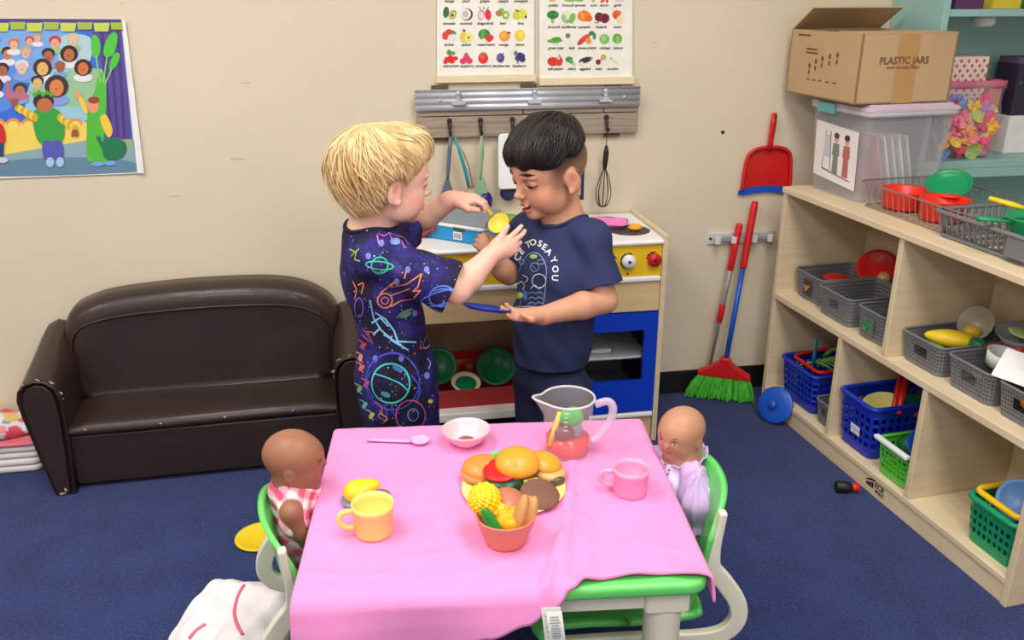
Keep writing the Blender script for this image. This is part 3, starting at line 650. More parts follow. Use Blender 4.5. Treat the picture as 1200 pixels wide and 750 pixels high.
def knob(x,z,mt,rot,partial):
    k=empty('knob',None,None,(x-.476,KF-2.43+.002,z)); k.parent=kit
    m=MB(); a0,a1=partial; n=24; P=[(0,0)]+[(.0235*math.cos(a0+(a1-a0)*i/n),.0235*math.sin(a0+(a1-a0)*i/n)) for i in range(n+1)]
    m.M=Matrix.Rotation(R(90),4,'X'); m.prism(P,0,.0015); m.build('dial_scale',plastic('black_plastic',(26,25,26),.45),k)
    m=MB(); m.M=Matrix.Rotation(R(90),4,'X'); m.lathe([(.0195,.001),(.0195,.012),(.018,.0155),(.0,.016)],28); m.build('dial',mt,k,smooth=True)
    m=MB(); m.M=Matrix.Rotation(R(90),4,'X')@Matrix.Rotation(rot,4,'Z'); m.prism([(.008,0),(-.004,.006),(-.004,-.006)],.016,.0166); m.build('pointer',plastic('black_plastic',(26,25,26),.45),k)
    for t in range(3):
        a=a0+(a1-a0)*(t+.5)/3; m=MB(); m.M=Matrix.Translation((.0215*math.cos(a),-.0017,.0215*math.sin(a))); m.box(-.001,.001,-.0003,.0002,-.001,.001); m.build('tick',whitep,k)
knob(.684,.584,whitep,0,(R(-60),R(240))); knob(.740,.584,whitep,0,(R(60),R(300))); knob(.816,.585,redp,R(-40),(R(80),R(170)))
m=MB(); m.M=Matrix.Translation((.740-.476,KF-2.43+.001,.546))@Matrix.Rotation(R(90),4,'X'); m.lathe([(0,.001),(.003,.001)],10); m.build('screw',blackm,kit)
for x,y,r_ in ((.772,2.38,.062),(.735,2.49,.062)): m=MB(); m.lathe([(0,.0012),(r_-.004,.0012),(r_,0)],32,(x-.476,y-2.43,.6452)); m.build('burner',mat('burner_grey',(66,62,62),.5),kit)
# sink fittings
kb('tap_post',.318,.342,2.545,2.575,.645,.752,birch)
for x,mt,nm,zz in ((.262,redp,'hot_tap',.668),(.372,plastic('navy_blue_plastic',(36,34,120)),'cold_tap',.668)):
    m=MB(); m.lathe([(.012,0),(.012,.045),(.022,.047),(.023,.068),(.019,.082),(.011,.090),(0,.092)],20,(x-.476,2.555-2.43,zz-.022)); m.build(nm,mt,kit,smooth=True)
# toys on the counter
m=MB(); m.prism(rrect(-.06,.06,-.045,.045,.02,5),0,.004); o=empty('pink_pan','pink toy skillet resting on the burners of play kitchen','pan',(.725,2.44,.6465),R(-20))
P_=rrect(-.058,.058,-.048,.048,.022,5); m=MB(); rg=[[(x*.82,y*.82,.0) for x,y in P_],[(x,y,.012) for x,y in P_],[(x*1.03,y*1.03,.0125) for x,y in P_],[(x*.94,y*.94,.011) for x,y in P_],[(x*.78,y*.78,.002) for x,y in P_]]; loft(m,rg); m.build('dish',plastic('pink_plastic',(236,130,196)),o,smooth=True)
m=MB(); m.tube([(-.055,-.01,.011),(-.09,-.02,.014),(-.12,-.028,.014)],[.007,.008,.008],8,flat=.5); m.build('handle',plastic('pink_plastic',(236,130,196)),o,smooth=True)
s=SDF((-.03,-.03,-.005),(.03,.03,.035),.002); s.ell((0,0,.008),(.021,.017,.009),k=.004); s.ell((-.006,.004,.013),(.009,.008,.006),k=.004); s.ell((.008,-.002,.012),(.008,.008,.006),k=.004); s.half((0,0,0),(0,0,-1))
o=s.build('toy_pepper_slice',plastic('toy_orange',(240,160,40))); o.location=(.788,2.372,.6465); tag(o,'small orange toy food piece on the front burner','toy food')
tc=empty('toy_case','blue toy case with grey lid and red flap on the counter left','toy',(.262,2.400,.646),R(-40))
m=MB(); m.prism(rrect(-.125,.125,-.05,.05,.008,3),0,.040); m.build('body',plastic('sky_blue_plastic',(36,150,214)),tc,bevel=.003,smooth=True)
m=MB(); m.prism(rrect(-.127,.127,-.053,.052,.008,3),.040,.048); m.build('white_rim',whitep,tc,bevel=.002,smooth=True)
m=MB(); m._add([(-.125,-.045,.048),(.13,-.045,.048),(.13,.055,.048),(-.125,.055,.048),(-.12,-.038,.062),(.125,-.038,.06),(.125,.05,.082),(-.12,.05,.084)],[(3,2,1,0),(4,5,6,7),(0,1,5,4),(1,2,6,5),(2,3,7,6),(3,0,4,7)]); m.build('lid',plastic('toy_grey',(128,138,146)),tc,bevel=.003,smooth=True)
m=MB(); m.M=Matrix.Translation((-.075,-.055,.0))@Matrix.Rotation(R(90),4,'X'); m.prism([(-.06,.002),(.012,.004),(.028,.02),(.05,.028),(.05,.036),(-.05,.046)],-.002,.012); m.build('flap',redp,tc,bevel=.003)
m=MB(); m.box(.03,.058,-.0535,-.0505,.008,.03); m.build('sticker',whitep,tc); m=MB(); m.box(.03,.066,-.0545,-.051,.034,.042); m.build('green_slot',mat('dark_green',(40,90,50),.5),tc)
for k in range(3):
    m=MB(); m.box(.033+k*.008,.038+k*.008,-.0542,-.0534,.012,.026); m.build('sticker_mark',mat('grey_ink',(150,150,155),.6),tc)
m=MB(); m.prism(rrect(-.03,.03,-.022,.022,.006,4),0,.026); o=m.build('orange_block',plastic('toy_deep_orange',(240,120,30)),bevel=.003,smooth=True,loc=(.45,2.44,.6465),rot=(0,0,R(-12))); tag(o,'orange toy block behind the scoop on kitchen counter','toy')
m=MB(); m.lathe([(.0,.0),(.026,0),(.03,.01),(.029,.014),(.0,.017)],24); o=m.build('toy_cover',plastic('toy_green',(96,200,70)),smooth=True,loc=(.442,2.51,.652),rot=(R(8),0,0)); tag(o,'bright green round toy lid behind the orange block on kitchen counter','lid')
m=MB(); m.box(-.03,.03,-.02,.02,0,.02); o=m.build('teal_block',tealp,bevel=.004,smooth=True,loc=(.165,2.50,.6465),rot=(0,0,.3)); tag(o,'teal toy block left of the blue case on kitchen counter','toy')
# red bin with green plates in the cubby
bn=empty('red_bin','red plastic bin full of toy dishes in the lower cubby of play kitchen','bin',(.30,2.42,.147))
m=MB(); b0=rrect(-.165,.165,-.115,.115,.015,3); loft(m,[[(x*.94,y*.94,0) for x,y in b0],[(x,y,.06) for x,y in b0],[(x*1.01,y*1.01,.061) for x,y in b0],[(x*.98,y*.97,.058) for x,y in b0],[(x*.93,y*.92,.004) for x,y in b0]]); m.build('tub',redp,bn,smooth=True)
m=MB(); m.box(-.165,.165,.112,.118,.055,.085); m.build('back_wall',redp,bn)
gpl=plastic('dark_green_plastic',(16,120,74))
def plate(nm,label,mt,loc,r_,nrm,group=None):
    m=MB(); m.lathe([(0,.002),(.7*r_,.002),(.78*r_,.008),(.97*r_,.011),(r_,.009),(.76*r_,.0),(0,-.001)],36); o=m.build(nm,mt,smooth=True,loc=loc); o.rotation_euler=Vector(nrm).to_track_quat('Z','Y').to_euler(); return tag(o,label,'plate',group)
plate('green_plate','dark green toy plate standing at the left in the red bin',gpl,(.205,2.43,.232),.058,(.15,-.8,.45))
plate('green_plate','dark green toy plate leaning at the right in the red bin',gpl,(.385,2.44,.212),.062,(-.1,-.75,.6))
plate('patterned_plate','toy plate with green and cream rim lying low in the red bin',mat('cream_plastic',(214,206,160),.5),(.28,2.36,.198),.045,(.05,-.35,.95))
m=MB(); m.lathe([(.02,0),(.032,.0)],24); m.lathe([(0,0),(.02,0)],24); o=m.build('pattern_disc',gpl,loc=(0,0,.0035)); o.parent=[c for c in COL.objects if c.name=='patterned_plate'][0]
m=MB(); m.lathe([(0,0),(.016,0),(.02,.03),(.018,.03),(.014,.003),(0,.003)],18); o=m.build('orange_cup',plastic('toy_brown_orange',(170,80,40)),smooth=True,loc=(.305,2.475,.19)); tag(o,'small brown orange toy cup between the green plates','cup')

# ================================================================= BOOKCASE
TH=R(4.54); BO=Vector((1.289,2.462,0)); U_=Vector((.0792,-.9968,0)); N_=Vector((.9968,.0792,0))
def BK(u,w_,z): return BO+U_*u+N_*w_+Vector((0,0,z))
bkc=empty('bookcase','low birch open bookcase filled with baskets of toy food','bookcase',BO,TH)
def bb(nm,u0,u1,w0,w1,z0,z1,mt=birch,bevel=.002): m=MB(); m.box(w0,w1,-u1,-u0,z0,z1); return m.build(nm,mt,bkc,bevel=bevel)
birchy=mat('birch_shelf',(227,208,176),.48,vs=5,stretch=(14,1.5,14),col2=(216,196,160),bump=.05,bs=60)
BD=.318
bb('side_panel',.0,.018,0,BD,0,.72); bb('side_panel',1.062,1.08,0,BD,0,.72); bb('top_panel',-.002,1.082,-.004,BD+.002,.72,.738,birchy)
bb('back_panel',.018,1.062,BD-.012,BD,.05,.72); bb('middle_shelf',.018,1.062,.0,BD-.012,.378,.398,birchy); bb('bottom_shelf',.018,1.062,.0,BD-.012,.052,.068,birchy)
kick=bb('kick_board',.018,1.062,.004,.02,0,.052,birchy)
for u,z0,z1 in ((.552,.398,.72),(.367,.068,.378),(.722,.068,.378)): bb('divider',u-.009,u+.009,.002,BD-.012,z0,z1)
# logo mark on the kick board
m=MB()
for k in range(4): m.box(.0028,.0042,-(.573+k*.008),-(.567+k*.008),.022,.030+k*.003)
m._add([(.0028,-.563,.034),(.0028,-.602,.046),(.0028,-.602,.050),(.0028,-.584,.047),(.0028,-.563,.037)],[(0,1,2,3,4)])
ink=mat('black_ink',(26,24,26),.7)
for s_,y,z,sz in (('ECR',-.622,.037,.022),('4KIDS',-.624,.021,.014)):
    vs,fs=text2d(s_,sz); m._add([(.0026,y-v[0],z+v[1]) for v in vs],fs)
m.build('maker_logo',ink,bkc)
# ---- baskets
def basket(nm,label,u,w_,z,L,W,Ht,mt,rows=6,cell=.0085,hole=.55,taper=.9,rimm=None,rot=0,rimw=.004,handle=False,solid_top=1,rr=.02,cat='basket',group=None):
    e=empty(nm,label,cat,BK(u,w_,z),TH+rot,group=group)
    ring=rrect(-W/2,W/2,-L/2,L/2,rr,4); per=[0]
    for i in range(len(ring)): a=ring[i]; b=ring[(i+1)%len(ring)]; per.append(per[-1]+math.hypot(b[0]-a[0],b[1]-a[1]))
    tot=per[-1]; nc=max(12,int(tot/cell))
    def P(s,t):
        s=(s%1)*tot; i=0
        while per[i+1]<s and i<len(ring)-1: i+=1
        a=ring[i]; b=ring[(i+1)%len(ring)]; k=(s-per[i])/max(1e-9,per[i+1]-per[i]); f=taper+(1-taper)*t
        return ((a[0]+(b[0]-a[0])*k)*f,(a[1]+(b[1]-a[1])*k)*f,Ht*t)
    m=MB(); R_=rows+solid_top+1
    for r_ in range(R_):
        t0,t1=r_/R_,(r_+1)/R_
        for c in range(nc):
            s0,s1=c/nc,(c+1)/nc
            a,b,c2,d=P(s0,t0),P(s1,t0),P(s1,t1),P(s0,t1)
            if handle and rows//2<=r_<rows and P((s0+s1)/2,t0)[0]<-W/2*taper*.9 and abs(P((s0+s1)/2,t0)[1])<L*.16: continue
            if r_==0 or r_>rows: m._add([a,b,c2,d],[(0,1,2,3)]); continue
            h0,h1=.5-hole/2,.5+hole/2
            i_=[P(s0+(s1-s0)*x,t0+(t1-t0)*y) for x,y in ((h0,h0),(h1,h0),(h1,h1),(h0,h1))]
            m._add([a,b,c2,d]+i_,[(0,1,5,4),(1,2,6,5),(2,3,7,6),(3,0,4,7)])
    bt=[(x*taper,y*taper,.001) for x,y in ring]; m.poly(bt)
    body=m.build('body',mt,e,solid=.002)
    m=MB(); m.tube([(x,y,Ht) for x,y in ring],rimw,6,closed=True,flat=.8); m.build('rim',rimm or mt,e,smooth=True)
    return e
gry=plastic('grey_basket_plastic',(116,118,122),.5); gpb=plastic('blue_basket_plastic',(22,50,180)); gg=plastic('green_basket_plastic',(90,200,60)); dg=plastic('teal_green_basket',(20,150,100))
food={}
def blob(nm,label,mt,p,r_,rot=(0,0,0),parts=None,cat='toy food',group=None):
    s=SDF((-.12,-.12,-.12),(.12,.12,.12),.004 if max(r_)>.03 else .003); s.ell((0,0,0),r_,k=0)
    for c,q in (parts or []): s.ell(c,q,k=.006)
    o=s.build(nm,mt); o.location=p; o.rotation_euler=rot; return tag(o,label,cat,group)
def dish(nm,label,mt,p,r_,h,nrm=(0,0,1),base=.6,cat='bowl'):
    m=MB(); m.lathe([(0,0),(r_*base,0),(r_,h),(r_*.96,h),(r_*base*.94,.003),(0,.003)],28); o=m.build(nm,mt,smooth=True,loc=p); o.rotation_euler=Vector(nrm).to_track_quat('Z','Y').to_euler(); return tag(o,label,cat)
ZM=.3985
basket('basket','grey perforated basket with orange picture card at far end of middle shelf',.108,.155,ZM,.15,.21,.085,gry,handle=False)
basket('basket','empty grey perforated basket with a slot handle, second from the wall on middle shelf',.278,.13,ZM,.16,.21,.085,gry,handle=True)
basket('basket','small grey perforated basket with green picture card left of the middle divider',.448,.115,ZM,.13,.17,.085,gry)
basket('basket','grey perforated basket holding yellow toy squash and pots on middle shelf',.640,.155,ZM,.15,.24,.08,gry,handle=True)
basket('basket','grey perforated basket with a white toy tub, fifth along middle shelf',.808,.155,ZM,.15,.24,.08,gry,handle=True)
basket('basket','grey perforated basket under a white paper card at near end of middle shelf',.965,.155,ZM,.14,.24,.08,gry,handle=True)
def card(u,z,wd,ht,cols,w_,nm='picture_card'):
    bk=min([o for o in COL.objects if o.get('category')=='basket'],key=lambda o:(o.location-BK(u,.13,ZM)).length)
    inv=Matrix.Translation(bk.location)@Matrix.Rotation(bk.rotation_euler.z,4,'Z'); inv=inv.inverted()
    m=MB(); 
    def q(u0,z0,a): return inv@BK(u0,w_-a+z0*-.0,ZM+z0)
    m.color(cols[0]); m.poly([q(u-wd,z-ht,0),q(u+wd,z-ht,0),q(u+wd,z+ht,0.002),q(u-wd,z+ht,0.002)])
    for k in range(9):
        a=u+random.uniform(-.6,.6)*wd; b=z+random.uniform(-.55,.55)*ht; r_=random.uniform(.003,.006); m.color(cols[1+k%(len(cols)-1)])
        m.poly([q(a+r_*math.cos(t*.9),b+r_*math.sin(t*.9),.0025+.0002*k) for t in range(7)])
    m.build(nm,PRINT,bk)
card(.115,.045,.021,.024,[(70,60,56),(214,150,80),(226,190,120),(190,120,60)],.048); card(.445,.045,.024,.027,[(96,110,104),(40,150,70),(70,180,90),(30,110,60)],.027)
# contents
blob('red_toy_pan','red toy dish lying in the grey basket nearest the wall',redp,BK(.125,.14,ZM+.07),(.04,.045,.014),(0,0,.2))
plate('red_plate','round red toy lid leaning in the grey basket nearest the wall',redp,BK(.155,.255,ZM+.105),.06,(-.55,-.45,.7))
blob('bread_slice','tan toy bread piece behind the red lid in grey basket',plastic('toy_tan',(200,150,90)),BK(.20,.25,ZM+.085),(.02,.02,.02))
o=MB(); o.prism(rrect(-.012,.012,-.03,.03,.006,3),0,.07); o=o.build('teal_toy',tealp,bevel=.003,smooth=True,loc=BK(.335,.21,ZM+.03),rot=(.2,.1,0)); tag(o,'teal toy piece standing in the second grey basket','toy')
blob('squash','large yellow toy squash lying in a grey basket',plastic('toy_yellow',(240,206,40)),BK(.655,.115,ZM+.078),(.028,.056,.022),(0,0,.9),[((0,.045,0),(.014,.02,.012))])
dish('brown_bowl','grey brown toy pot tipped on its side behind the yellow squash',plastic('taupe_plastic',(150,140,124)),BK(.612,.235,ZM+.085),.046,.03,(-.75,-.35,.45))
blob('toy_egg','yellow toy fruit half inside the tipped pot',plastic('toy_gold',(226,180,50)),BK(.612,.215,ZM+.072),(.022,.022,.016))
dish('grey_colander','grey toy colander resting on baskets behind green pepper',plastic('grey_basket_plastic2',(128,130,132),.45),BK(.745,.24,ZM+.083),.062,.036,(-.12,-.1,.98))
blob('lettuce_leaf','pale green toy lettuce leaf lying inside grey colander',plastic('toy_pale_green',(170,200,120)),BK(.745,.235,ZM+.115),(.03,.035,.006),(.1,.1,0))
blob('green_pepper','dark green toy pepper beside the yellow squash',plastic('toy_dark_green',(30,110,60)),BK(.705,.15,ZM+.078),(.018,.022,.018),parts=[((.01,.012,.0),(.012,.012,.013)),((-.01,.012,.0),(.012,.012,.013))])
blob('red_chilli','red toy chilli lying behind green pepper',redp,BK(.74,.185,ZM+.078),(.011,.042,.011),(0,0,1.2)); blob('tomato','red toy tomato beyond the white tub',redp,BK(.77,.215,ZM+.083),(.02,.02,.018))
blob('toy_tart','tan toy pastry at the back of fifth grey basket',plastic('toy_tan',(200,150,90)),BK(.81,.24,ZM+.085),(.032,.028,.012)); blob('green_bean','green toy bean in the squash basket',plastic('toy_leaf_green',(120,180,70)),BK(.628,.08,ZM+.055),(.009,.035,.009),(0,0,.6))
dish('white_tub','white toy tub tipped in the fifth grey basket',whitep,BK(.795,.14,ZM+.06),.042,.035,(.1,-.15,.98),.85); blob('yellow_pasta','golden toy food piece against the white tub',plastic('toy_gold',(226,180,50)),BK(.832,.14,ZM+.082),(.024,.028,.014))
blob('lemon_wedge','yellow toy wedge at the slot of fifth grey basket',plastic('toy_yellow2',(236,226,60)),BK(.815,.06,ZM+.055),(.010,.022,.01))
m=MB(); m.prism(rrect(-.05,.05,-.036,.036,.003,3),0,.0015); o=m.build('paper_card',mat('white_paper',(236,234,232),.55),loc=BK(.925,.062,ZM+.116)); o.rotation_euler=Vector((-.75,-.30,.62)).to_track_quat('Z','Y').to_euler(); tag(o,'blank white card propped on the nearest grey basket','card')
blob('orange_food','orange toy food visible in the slot of nearest grey basket',plastic('toy_deep_orange',(240,120,30)),BK(.965,.075,ZM+.045),(.02,.035,.02)); 
# lower shelf
ZB=.0685
basket('basket','blue lattice basket with red liner at far end of the bottom shelf',.155,.13,ZB+.004,.19,.22,.125,gpb,rows=4,cell=.02,hole=.62,rimw=.007)
m=MB(); m.tube([(x,y,0) for x,y in rrect(-.085,.085,-.075,.075,.02,4)],.006,6,closed=True); o=m.build('basket_liner',redp,smooth=True,loc=BK(.155,.135,ZB+.139),rot=(0,R(-4),TH)); tag(o,'red rim of a basket nested inside the far blue basket','basket')
for k in range(7):
    a=-.5+k*.22; m=MB(); m.tube(bez((-.02+.006*k,-.05,0),(-.01,-.02,.03+.004*k),(.0,.02,.035),(.02+.004*k,.06,.0),8),[.004,.006,.007,.007,.007,.007,.006,.005,.003],6,flat=.5); o=m.build('celery_stalk',plastic('toy_leaf_green',(120,180,70)),smooth=True,loc=BK(.165,.085+.018*k,ZB+.115),rot=(.1*k,.1,TH+1.2+.16*k)); tag(o,'green toy vegetable stalk heaped in the far blue basket','toy food','green stalks in the far blue basket')
m=MB(); m.tube(bez((0,-.08,0),(0,-.04,.075),(0,.05,.07),(0,.085,0),12),.011,8,flat=.6); o=m.build('green_arch',plastic('toy_leaf_green2',(110,180,60)),smooth=True,loc=BK(.165,.17,ZB+.115),rot=(0,.15,TH)); tag(o,'bright green toy arch standing in the far blue basket','toy')
m=MB(); m.tube([(0,0,0),(.0,.012,.05),(0,.03,.11)],[.006,.009,.006],8,flat=.5); o=m.build('teal_knife',plastic('teal_dark_plastic',(20,120,150)),smooth=True,loc=BK(.175,.06,ZB+.115),rot=(.3,0,TH+.2)); tag(o,'teal toy knife standing among the green stalks','toy')
basket('basket','small grey basket of orange toy food right of the far blue basket',.310,.11,ZB,.09,.18,.075,gry,handle=True)
for k in range(4): blob('orange_ball','small round orange toy fruit in the little grey basket',plastic('toy_deep_orange2',(226,150,50)),BK(.285+.017*k,.07+.02*(k%3),ZB+.072),(.013,.013,.012),group='orange toy fruit in the little grey basket')
dbk=basket('basket','deep blue basket with square holes in the middle of bottom shelf',.460,.150,ZB+.004,.155,.27,.155,gpb,rows=4,cell=.024,hole=.6,rimw=.008)
m=MB(); 
for k in range(4): m.box(-.0012,.001,-.018+.010*k,-.010+.010*k,0,.011); m.box(-.0012,.001,-.018+.010*k,-.010+.010*k,.014,.027)
o=m.build('white_tag',whitep,loc=BK(.475,.0155,ZB+.058),rot=(0,R(-6),TH)); adopt(o,dbk)
m=MB()
for dx in (0,.024): m.tube([(dx,0,0),(dx,-.07,.045),(dx,-.15,.05)],[.007,.009,.007],8,flat=.6)
m.tube([(0,-.14,.05),(.024,-.14,.05)],.006,6); o=m.build('red_tongs',redp,smooth=True,loc=BK(.395,.16,ZB+.145),rot=(R(-5),R(20),TH-.15+math.pi+2.6)); o.rotation_euler=(0,0,0); o.location=(0,0,0)
m2=o.data; pA=BK(.405,.20,.275); pB=BK(.522,.09,.205)
bpy.data.objects.remove(o); m=MB(); off=N_*.0+U_*.022+Vector((0,0,.008))
org=BK(.47,.14,.2)
for s_ in (0,1): m.tube([pA+off*s_-org,pA.lerp(pB,.5)+off*s_+Vector((0,0,.012))-org,pB+off*s_-org],[.007,.009,.007],8,flat=.6)
m.tube([pA-org,pA+off-org],.008,6); o=m.build('red_tongs',redp,smooth=True,loc=org); tag(o,'red toy tongs lying across the deep blue basket','tongs')
dish('yellow_bowl','pale yellow toy bowl lying in the deep blue basket',plastic('pale_yellow_plastic',(224,214,130)),BK(.462,.105,ZB+.118),.054,.022,(-.25,-.1,.95)); dish('teal_bowl','teal toy bowl beside the yellow bowl in deep blue basket',plastic('teal_green_plastic',(20,130,120)),BK(.485,.19,ZB+.122),.048,.022,(-.2,.1,.95))
blob('red_spoon','red toy spoon end in the deep blue basket',redp,BK(.52,.15,ZB+.13),(.014,.04,.01),(0,0,.8))
gbk=basket('basket','bright green basket with white rim beside the deep blue basket',.635,.12,ZB+.004,.125,.22,.095,gg,rows=4,cell=.017,hole=.66,rimw=.006)
m=MB(); m.box(-.008,.008,-.066,.066,-.005,.006); o=m.build('white_rim_cover',whitep,loc=BK(.635,.008,ZB+.102),rot=(0,0,TH),bevel=.003); adopt(o,gbk)
dish('blue_dish','blue toy dish tipped in the bright green basket',bluep,BK(.65,.11,ZB+.085),.055,.03,(-.3,-.5,.8)); blob('leafy_food','green toy leaf heap in the bright green basket',plastic('toy_dark_green',(30,110,60)),BK(.595,.1,ZB+.075),(.03,.035,.025))
basket('basket','dark green lattice basket with yellow liner rim at near end of bottom shelf',.972,.13,ZB,.15,.22,.115,dg,rows=3,cell=.017,hole=.6,rimw=.009)
m=MB(); m.tube([(x,y,0) for x,y in rrect(-.10,.10,-.067,.067,.02,4)],.008,6,closed=True); o=m.build('basket_liner',plastic('liner_yellow',(240,196,30)),smooth=True,loc=BK(.972,.13,ZB+.132),rot=(0,0,TH)); tag(o,'yellow rim of a basket nested inside the dark green basket','basket')
plate('blue_plate','light blue toy plate standing in the dark green basket',plastic('light_blue_plastic',(110,160,226)),BK(.965,.10,ZB+.125),.05,(-.75,-.35,.5)); plate('pink_plate','pink toy plate leaning in the dark green basket',plastic('rose_plastic',(226,130,150)),BK(1.00,.17,ZB+.13),.05,(-.7,-.2,.6))
m=MB(); m.box(-.02,.02,-.06,.06,0,.07); o=m.build('blue_toy_box',bluep,bevel=.006,smooth=True,loc=BK(.972,.11,ZB+.006),rot=(0,0,TH)); tag(o,'blue toy block low inside the dark green basket','toy')
# ================================================================= ON TOP OF THE BOOKCASE
ZT=.7385
tubm=mat('frosted_polypropylene',(226,229,236),.3,alpha=.2,var=.02,spec=.5)
tub=empty('storage_tub','frosted clear storage tub with teal latch on the far end of bookcase top','storage tub',BK(.135,.205,ZT),TH)
def trect(L,W,z,r=.02,dx=0): return [(x+dx,y,z) for x,y in rrect(-W/2,W/2,-L/2,L/2,r,3)]
m=MB(); loft(m,[trect(.235,.25,.0),trect(.245,.262,.06,dx=.002),trect(.275,.285,.245,dx=.004)],cap=False); m._add(trect(.235,.25,.001),[tuple(range(16))]); m.build('body',tubm,tub,smooth=True,solid=.002)
m=MB(); m.tube(trect(.28,.29,.247,dx=.004),.007,6,closed=True,flat=1.3); m.build('rim',mat('frosted_rim',(228,230,236),.35,alpha=.6),tub,smooth=True)
m=MB(); loft(m,[trect(.292,.302,.252,dx=.004),trect(.292,.302,.262,dx=.004),trect(.265,.274,.268,dx=.004),trect(.26,.27,.272,dx=.004)]); m.build('lid',mat('lilac_lid',(224,206,222),.35,alpha=.75),tub,smooth=True,bevel=.002)
m=MB(); m.box(-.156,-.140,.005,.085,.232,.262); m.build('latch',plastic('aqua_latch',(110,186,190)),tub,bevel=.003)
# picture sheet on the tub's left face
m=MB(); fx=lambda z:-.1255-.0135*z/.245-.0035
def tp(y,z,o=0): return (fx(z)-o-.0012,y,z)
m.color((238,236,236)); m.poly([tp(.1,.045),tp(-.105,.03),tp(-.105,.195),tp(.1,.205)])
def figure(y,c1,hair,lean=0):
    m.color(c1); m.poly([tp(y-.014,.06,.0003),tp(y+.014,.06,.0003),tp(y+.012,.115,.0003),tp(y-.012,.115,.0003)][::-1]); m.poly([tp(y-.018,.115,.0003),tp(y+.018,.115,.0003),tp(y+.014,.15,.0003),tp(y-.014,.15,.0003)][::-1])
    m.color((214,170,140)); m.poly([tp(y+.011*math.cos(t*.785),.163+.012*math.sin(t*.785),.0005) for t in range(8)]); m.color(hair); m.poly([tp(y+.013*math.cos(t*.785),.172+.009*math.sin(t*.785),.0007) for t in range(8)])
figure(-.005,(130,140,130),(110,60,50)); figure(-.055,(190,110,100),(60,44,40))
m.color((90,80,80))
for y0,y1 in ((.05,.06),(.026,.02)): m.poly([tp(y0,.18,.0003),tp(y0-.003,.18,.0003),tp(y1-.003,.07,.0003),tp(y1,.07,.0003)])
m.color((200,204,210)); m.poly([tp(.056,.105,.0005),tp(.022,.105,.0005),tp(.026,.17,.0005),tp(.052,.17,.0005)])
m.color((150,130,130)); m.poly([tp(.06,.066,.0003),tp(-.08,.05,.0003),tp(-.08,.054,.0003),tp(.06,.072,.0003)])
m.build('picture_sheet',PRINT,tub)
for k,(c_,nm) in enumerate((((196,130,140),'rose red'),((226,228,232),'white'),((214,216,222),'pale grey'),((232,232,236),'bright white'),((206,210,220),'bluish white'))):
    m=MB(); m.box(-.003,.003,-.095,.095,0,.185); o=m.build('paper_folder',mat('folder_%s'%nm.replace(' ','_'),c_,.6),loc=BK(.145,.205+.024*k-.03,ZT+.004),rot=(0,R(-16),TH)); tag(o,nm+' folder leaning inside the frosted storage tub','folder')
# cardboard box
card_m=mat('cardboard',(190,160,122),.8,var=.04,vs=8,bump=.05,bs=40); cin=mat('cardboard_inside',(170,136,94),.85)
bx=empty('cardboard_box','brown cardboard box lettered PLASTIC JARS on top of the frosted tub','box',BK(.085,.172,1.0125),TH)
L,W,Hh=.345,.297,.182
for nm,(a,b,c_,d) in dict(side_left=(-W/2,-W/2+.005,-L/2,L/2),side_right=(W/2-.005,W/2,-L/2,L/2),end_near=(-W/2,W/2,-L/2,-L/2+.005),end_far=(-W/2,W/2,L/2-.005,L/2)).items(): m=MB(); m.box(a,b,c_,d,0,Hh); m.build('panel',card_m,bx)
m=MB(); m.box(-W/2,W/2,-L/2,L/2,0,.004); m.build('bottom',card_m,bx)
m=MB(); m.bar((0,L/2-.002,Hh),(.0,L/2-.10,Hh+.062),W,.004); f1=m.build('flap',card_m,bx)
m=MB(); m.box(-W/2+.002,W/2-.002,-L/2,-.06,Hh-.001,Hh+.003); m.build('flap',card_m,bx)
m=MB(); m.box(W/2-.10,W/2-.002,-.058,L/2-.012,Hh-.008,Hh-.005); m.build('flap',cin,bx)
m=MB(); yy=-L/2-.0006; m._add([(-.035,yy,.0),(.03,yy,.0),(.03,yy,Hh),(-.035,yy,Hh)],[(0,1,2,3)]); m.build('packing_tape',mat('brown_tape',(186,144,92),.25,var=.03),bx)
m=MB()
for s_,x,z,sz in (('PLASTIC JARS',-.012,.112,.026),('WITH LIDS AND LABELS',-.014,.094,.0095)):
    vs,fs=text2d(s_,sz); m._add([(x+v[0],yy-.0005,z+v[1]) for v in vs],fs)
xx=-W/2-.0006
for k,(y,z) in enumerate(((.06,.085),(.03,.098),(.0,.108),(-.035,.116),(-.07,.122))):
    m._add([(xx,y+.006*math.cos(t),z+.008*math.sin(t)) for t in (i*.785 for i in range(8))],[tuple(range(8))]); m._add([(xx,y+.004,z-.024),(xx,y-.004,z-.024),(xx,y-.004,z-.012),(xx,y+.004,z-.012)],[(0,1,2,3)])
    m._add([(xx,y+.008,.045),(xx,y-.008,.045),(xx,y-.008,.049),(xx,y+.008,.049)],[(0,1,2,3)])
for z,y0,y1 in ((.128,.085,.03),(.118,.085,.025),(.165,.135,.07)): m._add([(xx,y0,z),(xx,y1,z),(xx,y1,z+.005),(xx,y0,z+.005)],[(0,1,2,3)])
m.build('printed_lettering',mat('box_ink',(110,80,54),.8),bx,kind='stuff')
